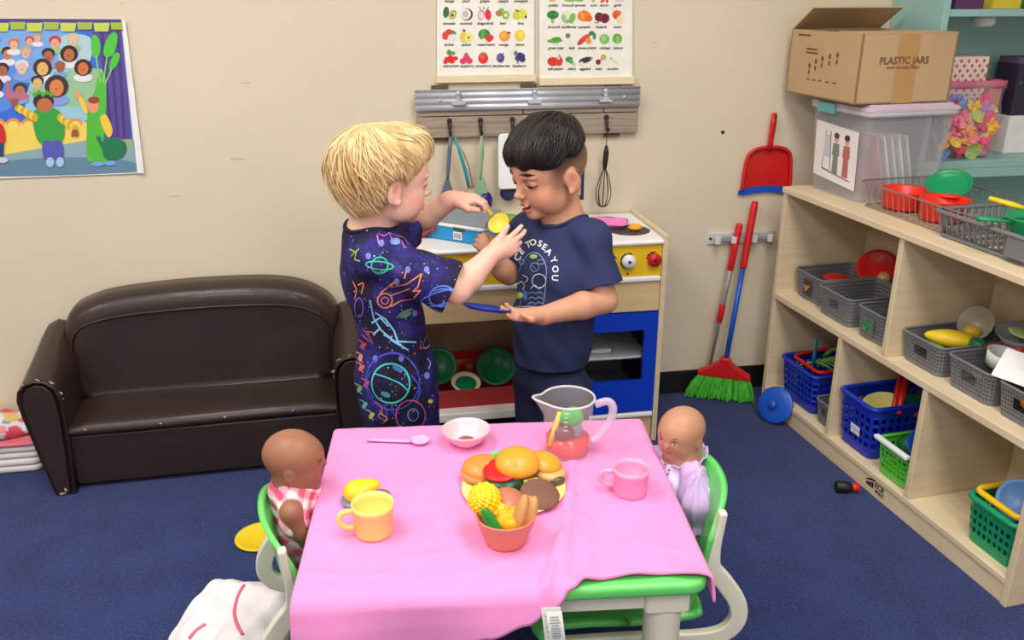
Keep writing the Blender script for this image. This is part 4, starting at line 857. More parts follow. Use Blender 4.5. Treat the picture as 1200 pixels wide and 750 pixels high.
# wire basket with pots
wirem=mat('chrome_wire',(170,170,174),.25,metal=.9)
wbk=empty('wire_basket','low chrome wire basket of red pots on the bookcase top','basket',BK(.50,.190,ZT),TH)
L,W,Hh=.44,.225,.068
m=MB(); m.tube([(x,y,Hh) for x,y in rrect(-W/2-.012,W/2+.012,-L/2-.012,L/2+.012,.02,3)],.0022,6,closed=True); m.build('rim_wire',wirem,wbk,smooth=True)
m=MB(); m.tube([(x,y,.003) for x,y in rrect(-W/2,W/2,-L/2,L/2,.02,3)],.0016,5,closed=True); m.build('base_wire',wirem,wbk,smooth=True)
for k in range(19):
    y=-L/2+.02+(L-.04)*k/18; m=MB(); m.tube([(-W/2-.012,y,Hh),(-W/2,y,.003),(W/2,y,.003),(W/2+.012,y,Hh)],.0011,5); m.build('wire',wirem,wbk)
for k in range(9):
    x=-W/2+.02+(W-.04)*k/8; m=MB(); m.tube([(x,-L/2-.012,Hh),(x,-L/2,.003),(x,L/2,.003),(x,L/2+.012,Hh)],.0011,5); m.build('wire',wirem,wbk)
pr=plastic('orange_red_plastic',(228,50,32))
def pot(nm,label,u,w_,r_,h,hang_,mt=pr,hm=None,z=ZT+.006,cat='pot',hl=.1):
    e=empty(nm,label,cat,BK(u,w_,z),TH)
    m=MB(); m.lathe([(0,0),(r_*.86,0),(r_*.95,.006),(r_,h-.004),(r_*1.05,h),(r_*1.03,h+.003),(r_*.97,h),(r_*.92,.008),(0,.004)],40); m.build('body',mt,e,smooth=True)
    if hang_ is not None:
        c_,s_=math.cos(hang_),math.sin(hang_); m=MB(); m.tube([(r_*.98*c_,r_*.98*s_,h-.008),((r_+.03)*c_,(r_+.03)*s_,h-.002),((r_+hl)*c_,(r_+hl)*s_,h+.004)],[.006,.008,.011],10,flat=.5); m.build('handle',hm or mt,e,smooth=True)
    return e
pot('red_pot','orange red toy pot at the left in wire basket',.352,.155,.061,.048,-1.1,hl=.08); pot('red_pot','orange red toy pot at the right in wire basket',.490,.165,.060,.052,None)
e=empty('green_pot_lid','green toy pan tipped up behind the red pots in wire basket','pan',BK(.395,.255,ZT+.066),TH); e.rotation_euler=Vector((-.45,-.35,.9)).to_track_quat('Z','Y').to_euler()
gpan=plastic('emerald_plastic',(20,150,92)); m=MB(); m.lathe([(0,0),(.045,0),(.05,.004),(.055,.012),(.058,.012),(.056,.004),(.048,-.003),(0,-.003)],36,sx=1,sy=1.0); m.build('body',gpan,e,smooth=True)
dr=empty('dish_rack','grey plastic toy dish rack holding a green pan on the bookcase top','dish rack',BK(.745,.155,ZT),TH)
L,W,Hh=.29,.20,.062; dgr=plastic('dark_grey_plastic',(112,114,120),.4)
m=MB(); m.tube([(x,y,Hh) for x,y in rrect(-W/2-.008,W/2+.008,-L/2-.008,L/2+.008,.025,4)],.0075,8,closed=True,flat=.7); m.build('rim',dgr,dr,smooth=True)
m=MB(); m.tube([(x,y,.005) for x,y in rrect(-W/2+.006,W/2-.006,-L/2+.006,L/2-.006,.02,4)],.005,6,closed=True); m.build('base_rim',dgr,dr,smooth=True)
for k in range(15):
    y=-L/2+.018+(L-.036)*k/14
    m=MB(); m.tube([(-W/2-.004,y,Hh),(-W/2,y,.03),(-W/2+.008,y,.008),(-W/2+.02,y,.005)],.0034,6); m.build('slat',dgr,dr,smooth=True)
    m=MB(); m.tube([(W/2+.004,y,Hh),(W/2,y,.03),(W/2-.008,y,.008),(W/2-.02,y,.005)],.0034,6); m.build('slat',dgr,dr,smooth=True)
for k in range(9):
    x=-W/2+.02+(W-.04)*k/8
    for s_ in (-1,1): m=MB(); m.tube([(x,s_*(L/2+.004),Hh),(x,s_*(L/2-.002),.03),(x,s_*(L/2-.012),.006)],.0034,6); m.build('slat',dgr,dr,smooth=True)
for k in range(6): m=MB(); y=-L/2+.03+(L-.06)*k/5; m.box(-W/2+.008,W/2-.008,y-.003,y+.003,.002,.007); m.build('floor_slat',dgr,dr)
m=MB(); m.box(-W/2-.012,-W/2-.004,-L/2,-L/2+.06,.012,.058); m.build('name_panel',dgr,dr,bevel=.003)
pot('green_pan','green toy frying pan sitting in the grey dish rack',.800,.165,.074,.036,R(172),gpan,z=ZT+.046,cat='pan',hl=.085)
o=MB(); o.tube([(0,0,0),(-.03,.02,.008),(-.07,.05,.018)],[.008,.012,.009],8,flat=.6); o=o.build('toy_spatula',plastic('toy_yellow',(240,206,40)),smooth=True,loc=BK(.715,.205,ZT+.074)+Vector((0,0,.006)),rot=(0,0,-.1)); tag(o,'yellow toy utensil lying over the grey dish rack rim','toy utensil')
m=MB(); m.prism(rrect(-.03,.03,-.03,.03,.01,3),0,.03); o=m.build('cream_tub',plastic('cream_plastic2',(226,220,170)),loc=BK(.66,.295,ZT+.02),rot=(0,0,TH),bevel=.004); tag(o,'cream toy tub at the back of wire basket','tub')

# ================================================================= TEAL SHELF UNIT
tealw=mat('pale_teal_paint',(150,192,188),.5,var=.03,vs=6)
tu=empty('teal_shelf_unit','pale teal painted shelf unit behind the bookcase','shelf unit',(1.66,2.33,0))
def tb(nm,x0,x1,y0,y1,z0,z1,mt=tealw,**k): m=MB(); m.box(x0-1.66,x1-1.66,y0-2.33,y1-2.33,z0,z1); return m.build(nm,mt,tu,bevel=.002,**k)
tb('side_panel',1.645,1.665,2.335,2.585,0,1.7); tb('back_panel',1.665,2.59,2.572,2.585,0,1.7); tb('shelf_board',1.640,2.59,2.33,2.572,.80,.824); tb('shelf_apron',1.640,2.59,2.33,2.348,.772,.80)
tb('shelf_board',1.665,2.59,2.34,2.572,1.232,1.252); tb('shelf_board',1.665,2.59,2.34,2.572,.45,.47)
m=MB(); m.lathe([(0,-.03),(.026,-.03),(.034,-.02),(.034,0),(0,0)],24,(1.845-1.66,2.43-2.33,1.232)); m.build('puck_light',whitep,tu,smooth=True)
tz=.8245
m=MB(); m.box(1.70,1.725,2.36,2.50,tz,.985); o=m.build('dark_binder',mat('black_board',(30,30,34),.6)); tag(o,'black binder standing beside the bag of toy flowers','binder')
bw=empty('lattice_box','red and white lattice patterned card box on teal shelf','box',(1.81,2.49,tz))
m=MB(); m.box(-.08,.08,-.06,.06,0,.292); m.build('box_body',mat('rose_white_card',(236,216,210),.7),bw)
m=MB()
for i in range(13):
    for j in range(20):
        if (i+j)%2==0:
            x=-.076+.0127*i; z=.01+.0142*j; m._add([(x-.006,-.0606,z),(x,-.0606,z-.0068),(x+.006,-.0606,z),(x,-.0606,z+.0068)],[(0,1,2,3)])
m.build('lattice_print',mat('rose_ink',(206,96,84),.7),bw,kind='stuff')
m=MB(); m.box(1.935,1.975,2.46,2.54,tz,1.045); o=m.build('red_book',mat('coral_board',(214,110,100),.6)); tag(o,'coral red book between lattice box and dark game box','book')
gb=empty('game_box','dark navy game box with a red number on teal shelf','box',(2.09,2.47,tz))
m=MB(); m.box(-.10,.12,-.05,.05,.118,.27); m.build('box_body',mat('midnight_card',(44,40,62),.5),gb,bevel=.002)
m=MB(); m.color((200,70,50)); 
vs,fs=text2d('100',.03); m._add([(-.005+v[0],-.0507,.165+v[1]) for v in vs],fs)
for k in range(9): m.color([(90,84,130),(190,150,110),(120,100,90)][k%3]); x=-.085+.02*k; z=.215+.012*(k%3); m._add([(x+.006*math.cos(t),-.0506,z+.006*math.sin(t)) for t in (i*.9 for i in range(7))],[tuple(range(7))])
m.build('box_print',PRINT,gb)
m=MB(); m.box(-.10,.0,-.045,.045,.27,.288); m.build('box_lid',mat('slate_card',(84,80,104),.6),gb)
m=MB(); m.box(1.99,2.21,2.42,2.52,tz,tz+.116); o=m.build('white_box',mat('white_card',(232,232,234),.6),bevel=.002); tag(o,'white cardboard box under the dark game box','box')
for k,(x,c_,nm) in enumerate(((1.74,(90,50,90),'plum'),(1.86,(210,190,60),'yellow'),(1.97,(90,130,60),'olive green'),(2.06,(60,50,110),'indigo'))): m=MB(); m.box(x-.045,x+.045,2.36,2.5,1.2525,1.277); o=m.build('book',mat('cover_'+nm.replace(' ','_'),c_,.5),bevel=.001); tag(o,nm+' book lying on the upper teal shelf','book')
# bag of toy flowers
bagm=mat('clear_bag',(244,236,242),.15,alpha=.10,var=.01,spec=.6)
bag=empty('flower_bag','clear zip bag full of colourful toy flowers on teal shelf edge','bag',(1.800,2.375,tz))
def bagf(u,v):
    x=(u-.5)*(.235-.0*v); bul=.045*math.sin(min(1,max(0,u))*math.pi)**.6*(math.sin(min(1,v*1.12+.12)*math.pi)**.7 if v<.79 else .05)
    return (x+.004*math.sin(14*v), bul+.004*math.sin(22*u+9*v), .225*v)
for s_ in (1,-1): m=MB(); m.grid(lambda u,v:(bagf(u,v)[0],-s_*bagf(u,v)[1]*.8-.0,bagf(u,v)[2]+.001),18,18); m.build('film',bagm,bag,smooth=True)
m=MB(); m.grid(lambda u,v:((u-.5)*.24,.005*math.sin(12*u),.205+.022*v),16,2); m.build('zip_band',mat('pink_zip',(206,110,140),.4,alpha=.85),bag,smooth=True,solid=.003)
fcol=[((240,120,150),'pink'),((244,204,70),'yellow'),((236,90,140),'rose'),((244,170,60),'orange'),((120,150,220),'blue'),((170,200,110),'green'),((206,60,90),'crimson'),((180,130,190),'mauve')]
rs=random.Random(5)
for k in range(64):
    u=rs.uniform(.1,.9); v=rs.uniform(.06,.74); b=abs(bagf(u,v)[1])*.8; c_,nm=fcol[rs.randrange(8) if k%3 else rs.choice([0,1,1,2,3])]
    yy=(-b+.008) if k<44 else rs.uniform(-b*.4,b*.7); r_=rs.uniform(.019,.031)
    m=MB(); n=16; pts=[(0,0,.002)]+[(r_*(.78+.22*abs(math.cos(2.5*a)))*math.cos(a),r_*(.78+.22*abs(math.cos(2.5*a)))*math.sin(a),.003*math.cos(5*a)) for a in (2*math.pi*i/n for i in range(n))]
    m._add(pts,[(0,1+i,1+(i+1)%n) for i in range(n)]); o=m.build('toy_flower',mat('petal_'+nm,c_,.5),solid=.002,loc=(1.800+(u-.5)*.215,2.375+yy,tz+.225*v)); o.rotation_euler=Vector((rs.uniform(-.6,.6),-1,rs.uniform(-.4,.7))).to_track_quat('Z','Y').to_euler(); tag(o,'%s toy flower inside the clear zip bag'%nm,'toy flower','%s toy flowers in the zip bag'%nm)
    if nm in('yellow','orange') : 
        m=MB(); m.lathe([(.0,.006),(.006,.005),(.008,.002)],10); q=m.build('flower_centre',mat('petal_orange',(244,170,60),.5)); q.parent=o
# ================================================================= TABLE
creamp=plastic('cream_plastic_frame',(226,221,200),.4); greenp=plastic('leaf_green_plastic',(104,206,104),.35)
TA=R(-6); TO=Vector((.212,1.348,0)); Mt=Matrix.Translation(TO)@Matrix.Rotation(TA,4,'Z')
TZ=.44; TX,TY=.322,.268
tbl=empty('toddler_table','low toddler table with green top and cream legs under pink cloth','table',TO,TA)
m=MB(); m.prism(rrect(-TX,TX,-TY,TY,.035,5),TZ-.025,TZ); m.build('tabletop',greenp,tbl,bevel=.009,seg=3,smooth=True)
for a in ((-.27,.27,-TY+.03,-TY+.045),(-.27,.27,TY-.045,TY-.03),(-TX+.03,-TX+.045,-.22,.22),(TX-.045,TX-.03,-.22,.22)): m=MB(); m.box(a[0],a[1],a[2],a[3],TZ-.068,TZ-.025); m.build('apron',creamp,tbl,bevel=.003)
for sx in (-1,1):
    for sy in (-1,1):
        x,y=sx*(TX-.062),sy*(TY-.055)
        m=MB(); m.lathe([(0,0),(.027,0),(.029,.01),(.029,.10),(.031,TZ-.075),(.031,TZ-.03)],24,(x,y,0)); lg=m.build('leg',creamp,tbl,smooth=True)
        m=MB(); m.prism(rrect(x-.037,x+.037,y-.034,y+.034,.008,3),TZ-.072,TZ-.026); m.build('corner_block',creamp,lg,bevel=.003)
# ---- pink cloth
pinkc=mat('pink_cotton',(240,146,204),.85,var=.04,vs=10,bump=.35,bs=700,sheen=.1)
def ov(x):                                                       # how far the front edge runs past the table edge
    P=[(-.36,.155),(-.30,.150),(-.2,.125),(-.1,.098),(-.03,.072),(.03,.050),(.07,.028),(.10,.004),(.125,-.014),(.18,-.020),(.25,-.022),(.30,-.014),(.36,.002)]
    for (a,b),(c,d) in zip(P,P[1:]):
        if a<=x<=c: t=(x-a)/(c-a); t=t*t*(3-2*t); return b+(d-b)*t
    return P[-1][1]
def fold1(d,r):                                                  # distance past an edge -> (out, drop)
    if d<=0: return d,0
    q=r*math.pi/2
    if d<q: return r*math.sin(d/r), r*(1-math.cos(d/r))
    return r+.06*(d-q), r+(d-q)
def gs(d,w): return math.exp(-(d/w)**2)
def seg_d(x,y,a,b):
    ax,ay=a; bx_,by=b; t=max(0,min(1,((x-ax)*(bx_-ax)+(y-ay)*(by-ay))/((bx_-ax)**2+(by-ay)**2))); return math.hypot(x-ax-t*(bx_-ax),y-ay-t*(by-ay))
creases=[((.09,-.25),(.13,-.02),.007,.011),((.13,-.02),(.16,.16),.005,.010),((.06,-.27),(.10,-.14),.009,.009),((.13,-.24),(.15,-.08),.004,.010),((-.22,-.19),(-.04,-.16),.0025,.007),((.20,.06),(.30,.01),.002,.008),((-.28,-.05),(-.1,-.03),.0012,.012),((-.05,-.23),(.03,-.18),.0025,.008),((.155,.2),(.17,.26),.005,.007),((.22,-.16),(.30,-.20),.0022,.008),((.275,.20),(.315,.26),.006,.010),((-.3,-.21),(-.1,-.235),.003,.008),((.19,-.2),(.2,-.05),.0018,.012)]
def cloth(u,v):
    x=-.345+.70*u; y0=-TY-ov(x); y1=TY+.008-.0*u; y=y0+(y1-y0)*v
    if u>.955: x-=.03*max(0,(v-.9)/.1)
    x+=.004*math.sin(26*v+1)+.003*math.sin(61*v) if u>.97 else 0
    z=0
    for a,b,h,w_ in creases: z+=h*gs(seg_d(x,max(y,-TY-.02),a,b),w_)
    z+=.0012*(math.sin(31*x+17*y)*math.sin(23*y-11*x)+.6*math.sin(57*x-29*y))
    px,dz1=fold1(abs(x)-TX+.006,.008); py_,dz2=fold1(-y-TY+.012,.020)
    X=(TX-.006+px)*(1 if x>0 else -1) if abs(x)>TX-.006 else x
    Y=-(TY-.012+py_) if -y>TY-.012 else y
    drop=dz1+dz2
    if dz2>.012: Y-=.010*math.sin(22*x+1.2)*min(1,(dz2-.012)/.08)+.004*min(1,dz2/.05)
    edge=gs(v*(y1-y0),.012)*(.004+.003*math.sin(70*x)) if ov(x)<.01 else 0
    return (X,Y,TZ+.0035+max(0,z)*(1 if drop<.02 else .3)-drop+edge)
m=MB(); m.grid(cloth,170,150); cl=empty('pink_tablecloth','pink cotton cloth draped over the toddler table','tablecloth',TO,TA); m.build('cloth',pinkc,cl,smooth=True,solid=.003,off=1)
m=MB(); m.tube([cloth(u/170,0) for u in range(171)],.0026,6,cap=True); m.build('hem',mat('pink_hem',(224,124,178),.85),cl,smooth=True)
lab=mat('white_satin_label',(232,232,228),.5)
def strip(p,q,wd,nm,off):
    m=MB(); a=Vector(p); b=Vector(q); n=10
    m.grid(lambda u,v:(a.lerp(b,v)+Vector(((u-.5)*wd,-off-.004*math.sin(v*3),0))),2,n); o=m.build(nm,lab,cl,solid=.0006)
    m=MB()
    for k in range(9):
        c_=a.lerp(b,.12+.085*k)+Vector((0,-off-.0035-.004*math.sin((.12+.085*k)*3),0)); w2=wd*random.uniform(.22,.4); m._add([c_+Vector((-w2,0,-.0012)),c_+Vector((w2*.8,0,-.0012)),c_+Vector((w2*.8,0,.0012)),c_+Vector((-w2,0,.0012))],[(0,1,2,3)])
    m.build('label_print',mat('label_ink',(170,172,176),.7),o,kind='stuff')
pl=Vector(cloth(.588,.005)); strip(pl+Vector((0,-.002,.004)),pl+Vector((.012,-.008,-.10)),.030,'care_label',.002); strip(pl+Vector((.004,-.006,.002)),pl+Vector((.010,-.012,-.048)),.024,'care_label',.006)

# ================================================================= CHAIRS
def make_chair(label,loc,rz):
    e=empty('toddler_chair',label,'chair',loc,rz)
    def sf(u,v):
        y=(v-.5)*.27; pr=[(.165,.172),(.163,.186),(.150,.196),(.09,.199),(.0,.196),(-.08,.198),(-.135,.206),(-.15,.214)]; k=u*(len(pr)-1); i=min(int(k),len(pr)-2); t=k-i
        x=pr[i][0]*(1-t)+pr[i+1][0]*t; z=pr[i][1]*(1-t)+pr[i+1][1]*t; rnd=(abs(v-.5)*2)**6; return (x-(.02*rnd if x>0 else -.01*rnd), y, z+.006*(abs(v-.5)*2)**3)
    m=MB(); m.grid(sf,28,20); m.build('seat',greenp,e,smooth=True,solid=.012,off=-1,bevel=0)
    def bf(u,v):
        s=(u-.5)*2; top=.452-.040*abs(s)**2.5-.02*abs(s)**8; bot=.225-.0*abs(s); z=bot+(top-bot)*v; half=.143-.022*max(0,(.33-z)/.11)**1.5
        y=s*half; x=-.150+.036*(abs(s)**2.2)-(z-.225)*.15
        x-=.008*gs(z-.455,.03); return (x,y,z)
    m=MB(); m.grid(bf,26,22); m.build('backrest',greenp,e,smooth=True,solid=.010,off=0)
    for s in (-1,1):
        path=cr([(.12,.17),(.0,.172),(-.09,.170),(-.155,.172),(-.190,.186),(-.206,.215),(-.200,.252),(-.175,.292),(-.152,.325),(-.150,.36),(-.156,.41),(-.159,.445)],4)
        wd=[.0165-.0085*max(0,min(1,(i-30)/8)) for i in range(len(path))]; L_=[];Rr=[]
        for i,p in enumerate(path):
            a=path[max(0,i-1)]; b=path[min(len(path)-1,i+1)]; d=(b-a).normalized(); n=Vector((-d.y,d.x)); wv=wd[i]*(1 if i<len(path)-6 else .9); L_.append(p+n*wv); Rr.append(p-n*wv)
        m=MB(); y0,y1=s*.128,s*.146
        rings=[[(l.x,y0,l.y),(r.x,y0,r.y),(r.x,y1,r.y),(l.x,y1,l.y)] for l,r in zip(L_,Rr)]; loft(m,rings if s<0 else [q[::-1] for q in rings]); fr=m.build('side_frame',creamp,e,bevel=.004,seg=2,smooth=True)
        for x0,x1 in ((.10,.125),(-.10,-.135)): m=MB(); m.tube([(x0,s*.132,.165),((x0+x1)/2,s*.136,.09),(x1,s*.142,.0)],[.015,.0145,.014],12); m.build('leg',creamp,e,smooth=True)
    m=MB(); m.bar((-.06,-.13,.172),(-.06,.13,.172),.03,.014); m.build('cross_bar',creamp,e,bevel=.003)
    return e
make_chair('green and cream toddler chair seating doll in pink gingham, left of table',(-.015,1.400,0),R(5))
make_chair('green and cream toddler chair seating doll in lilac dress, right of table',(.452,1.380,0),R(174))

# ================================================================= THINGS ON THE TABLE
ZC=TZ+.0075
def T(x,y,z=0): return (x,y,ZC+z)
lil=plastic('lilac_plastic',(222,170,226)); yl=plastic('soft_yellow_plastic',(254,220,124)); pk=plastic('candy_pink_plastic',(248,164,200)); pk2=plastic('shell_pink_plastic',(246,196,204)); terr=plastic('terracotta_plastic',(212,128,104)); crm=plastic('butter_plastic',(244,224,140))
sp=empty('spoon','lilac toy spoon lying at the far edge of pink cloth','spoon',T(.046,1.573),R(-15))
m=MB(); m.tube([(-.062,0,.004),(-.03,0,.004),(.01,0,.004),(.03,0,.005)],[.0062,.006,.0055,.006],8,flat=.45); m.build('handle',lil,sp,smooth=True)
m=MB(); m.lathe([(0,.0015),(.010,.003),(.0155,.008),(.0165,.0085),(.012,.001),(0,-.0005)],24,(.045,0,.0015),1.25,1.0); m.build('bowl',plastic('pearl_lilac',(206,176,226),.15),sp,smooth=True)
def lathe_obj(nm,label,cat,prof,mt,loc,n=40): m=MB(); m.lathe(prof,n); o=m.build(nm,mt,smooth=True,loc=loc); return tag(o,label,cat)
b=empty('pink_bowl','small shell pink toy bowl near the far edge of cloth','bowl',T(.182,1.545))
m=MB(); m.lathe([(0,.0),(.022,0),(.024,.003),(.037,.014),(.046,.028),(.0485,.034),(.0465,.034),(.043,.028),(.034,.015),(.022,.005),(0,.004)],40); m.build('body',pk2,b,smooth=True)
m=MB(); m.lathe([(0,.0065),(.016,.0065)],24,(.0,.004,0)); m.build('dark_bottom',mat('cocoa',(140,80,66),.5),b)
def mug(nm,label,loc,r_,h,mt,ang,hs=1):
    e=empty(nm,label,'mug',loc)
    m=MB(); m.lathe([(0,0),(r_*.88,0),(r_*.94,.004),(r_*.97,h*.78),(r_,h*.8),(r_*1.02,h),(r_*.97,h),(r_*.92,h*.8),(r_*.86,.005),(0,.004)],40); m.build('body',mt,e,smooth=True)
    c_,s_=math.cos(ang),math.sin(ang); q=lambda d,z:(d*c_,d*s_,z)
    m=MB(); m.tube(cr([q(r_*.95,h*.78),q(r_+.012,h*.80),q(r_+.021,h*.66),q(r_+.020,h*.42),q(r_+.010,h*.28),q(r_*.94,h*.27)],5),.0042,8,flat=1.2); m.build('handle',mt,e,smooth=True); return e
mug('yellow_mug','yellow toy mug near the left edge of pink cloth',T(-.010,1.268),.0345,.058,yl,R(185))
mug('pink_mug','candy pink toy mug near the right edge of pink cloth',T(.452,1.312),.0325,.052,pk,R(165))
yt=empty('yellow_toy_lemon','yellow toy with grey underside lying behind yellow mug','toy',T(-.028,1.365))
s=SDF((-.05,-.05,-.01),(.06,.05,.06),.0025); s.ell((-.006,0,.022),(.027,.026,.020),k=.004); s.ell((.018,.004,.030),(.016,.014,.009),k=.012); s.half((0,0,.008),(0,0,-1)); o=s.build('shell',plastic('toy_lemon_yellow',(242,202,36)),None); o.parent=yt
m=MB(); m.lathe([(0,0),(.027,0),(.031,.004),(.031,.009),(0,.010)],28,(-.006,0,0)); m.lathe([(0,.0),(.018,0),(.021,.006),(.0,.012)],20,(.03,.0,.004)); m.build('grey_base',plastic('toy_slate',(130,146,160)),yt,smooth=True)
# pitcher
clear=mat('clear_pitcher',(236,228,236),.06,alpha=.12,var=.01,spec=.9)
pit=empty('pitcher','clear plastic toy pitcher with red liquid and toy food inside','pitcher',T(.374,1.478))
def pr_(u,v):
    a=2*math.pi*u; r_=.043+.008*v; h=.118*v; sp_=gs(((a-math.pi+math.pi)%(2*math.pi))-math.pi,.28)*max(0,v-.72)/.28
    r_+=.020*sp_; return (r_*math.cos(a),r_*math.sin(a),h+.006*sp_)
m=MB(); m.grid(pr_,48,16,wrap=True); m.lathe([(0,.002),(.043,.002)],48); m.build('body',clear,pit,smooth=True,solid=.0018,off=-1)
m=MB(); m.tube([pr_(k/48,1) for k in range(48)],.0022,6,closed=True); m.build('rim',mat('clear_rim',(240,234,240),.1,alpha=.6),pit,smooth=True)
m=MB(); m.tube(cr([(.051,-.012,.104),(.073,-.018,.112),(.084,-.021,.098),(.078,-.019,.065),(.058,-.014,.034),(.046,-.011,.026)],5),.0055,8,flat=1.5); m.build('handle',mat('clear_handle',(236,220,238),.1,alpha=.5),pit,smooth=True)
m=MB(); m.lathe([(0,.003),(.0405,.003),(.0425,.034),(0,.034)],40); o=m.build('red_liquid',mat('red_gel',(236,60,40),.12,alpha=1),pit,smooth=True)
m=MB()
for k in range(5): a=R(-108); r_=.0525; w_=.007 if k%2==0 else .005; zz=.072+.009*k; m._add([(r_*math.cos(a+d),r_*math.sin(a+d),zz+e_) for d,e_ in ((-w_*12,0),(w_*12,0),(w_*12,.0016),(-w_*12,.0016))],[(0,1,2,3)])
m.build('measure_mark',mat('white_ink',(240,240,240),.6),pit)
def bl(nm,label,mt,p,cat='toy food',ells=(),half=None,h=.002,rot=(0,0,0),ripple=None,smooth_it=0,colfn=None,group=None):
    lo=np.min([np.array(c)-np.array(r_)-.008 for c,r_ in ells],0); hi=np.max([np.array(c)+np.array(r_)+.008 for c,r_ in ells],0)
    s=SDF(lo,hi,h)
    for c,r_ in ells: s.ell(c,r_,k=.004)
    if half: s.half(*half)
    if ripple: s.ripple(ripple)
    o=s.build(nm,mt,None,colfn,smooth_it=smooth_it); o.location=p; o.rotation_euler=rot; return tag(o,label,cat,group)
bl('toy_capsicum','bright green toy pepper inside the clear pitcher',plastic('toy_bright_green',(40,190,70)),T(.380,1.478,.074),ells=[((0,0,0),(.028,.02,.017)),((.012,.008,.004),(.018,.016,.014)),((-.014,-.006,.006),(.014,.012,.012))],rot=(.2,.3,.4))
bl('toy_eggplant','dark toy vegetable in the red liquid of pitcher',plastic('toy_aubergine',(110,40,60)),T(.364,1.473,.048),ells=[((0,0,0),(.026,.02,.018))])
bl('toy_fork','white and grey toy piece under green pepper in pitcher',plastic('toy_slate',(130,146,160)),T(.390,1.470,.050),ells=[((0,0,0),(.012,.01,.018)),((-.012,0,.004),(.008,.008,.012))])
m=MB(); m.tube([(-.012,-.01,-.02),(0,0,.01),(.012,.006,.045)],[.004,.006,.005],8); o=m.build('yellow_stick',plastic('toy_lemon_yellow',(242,202,36)),smooth=True,loc=T(.345,1.468,.045)); tag(o,'yellow toy stick leaning inside the clear pitcher','toy food')
# plate of burgers
plt=lathe_obj('cream_plate','butter yellow toy plate heaped with toy burger pieces','plate',[(0,.001),(.064,.001),(.070,.004),(.092,.0085),(.0955,.0075),(.095,.006),(.070,.0),(0,0)],crm,T(.245,1.358),56)
gold=plastic('toy_bun_gold',(228,158,48)); org_=plastic('toy_bun_orange',(234,142,62)); tan=plastic('toy_tan',(200,150,90))
def bun(nm,label,mt,x,y,z,r_,h,rot=(0,0,0)): return bl(nm,label,mt,T(x,y,z-.006),ells=[((0,0,0),(r_,r_*.95,h))],half=((0,0,-h*.35),(0,0,-1)),rot=rot)
bun('burger_bun','large golden toy bun top in the middle of plate',gold,0.255,1.375,.050,.041,.024,(R(14),R(2),0))
bun('burger_bun','orange toy bun top at the left of plate',org_,0.192,1.400,.034,.036,.017,(R(6),R(-4),0)); bun('burger_bun','golden toy bun top at the right of plate',gold,0.308,1.392,.036,.034,.017,(R(4),R(12),0))
def slab(nm,label,mt,x,y,z,r_,h,rot=(0,0,0),sy=1,cat='toy food'): m=MB(); m.lathe([(0,0),(r_*.9,0),(r_,h*.3),(r_,h*.7),(r_*.9,h),(0,h)],28,sy=sy); o=m.build(nm,mt,smooth=True,loc=T(x,y,z),rot=rot,bevel=0); return tag(o,label,cat)
slab('bun_base','tan toy bun base under the orange bun',tan,0.187,1.400,.010,.034,.014); slab('bun_base','tan toy bun base under the right golden bun',plastic('toy_pale_tan',(216,172,112)),0.314,1.380,.010,.033,.015,(0,R(6),0))
slab('tomato_slice','red toy tomato slice on the left half of plate',redp,0.224,1.368,.034,.034,.007,(R(8),R(-4),0)); slab('lettuce_slice','dark green toy patty below the tomato slice',plastic('toy_forest',(34,74,50)),0.228,1.355,.012,.034,.018)
slab('tomato_slice','red toy disc at the front rim of plate',redp,0.237,1.312,.008,.014,.006); slab('cheese_slice','dark red toy slice under large golden bun',plastic('toy_maroon',(120,50,36)),0.260,1.372,.026,.035,.012)
m=MB(); m.prism(rrect(-.014,.014,-.010,.010,.003,3),0,.007); o=m.build('pickle_slice',plastic('toy_pickle',(176,206,84)),loc=T(.274,1.332,.022),rot=(R(8),0,.2),bevel=.001); tag(o,'pale green toy slice below the large golden bun','toy food')
bl('lettuce_bit','bright green toy piece behind the orange bun',plastic('toy_mint',(110,206,110)),T(.224,1.428,.030),ells=[((0,0,0),(.014,.008,.014))]); bl('olive_piece','dark olive toy piece under the right bun',plastic('toy_olive',(90,80,50)),T(.324,1.352,.014),ells=[((0,0,0),(.016,.010,.008))])
def grain(P): return .0009*np.sin(P[...,0]*1500+3*np.sin(P[...,1]*700))*np.sin(P[...,1]*1300)
def pcol(P):
    n=np.sin(P[:,0]*1900+P[:,1]*900)*np.sin(P[:,1]*2100-P[:,0]*700); c=np.array(lin((122,82,66)))[None]*(1+.28*n[:,None]); return c
bl('burger_patty','brown speckled toy burger patty leaning on the plate rim',mat('patty',(255,255,255),.6,attr=True),T(.282,1.302,.020),ells=[((0,0,0),(.036,.034,.0075))],ripple=grain,colfn=pcol,h=.0015,rot=(R(22),R(8),0))
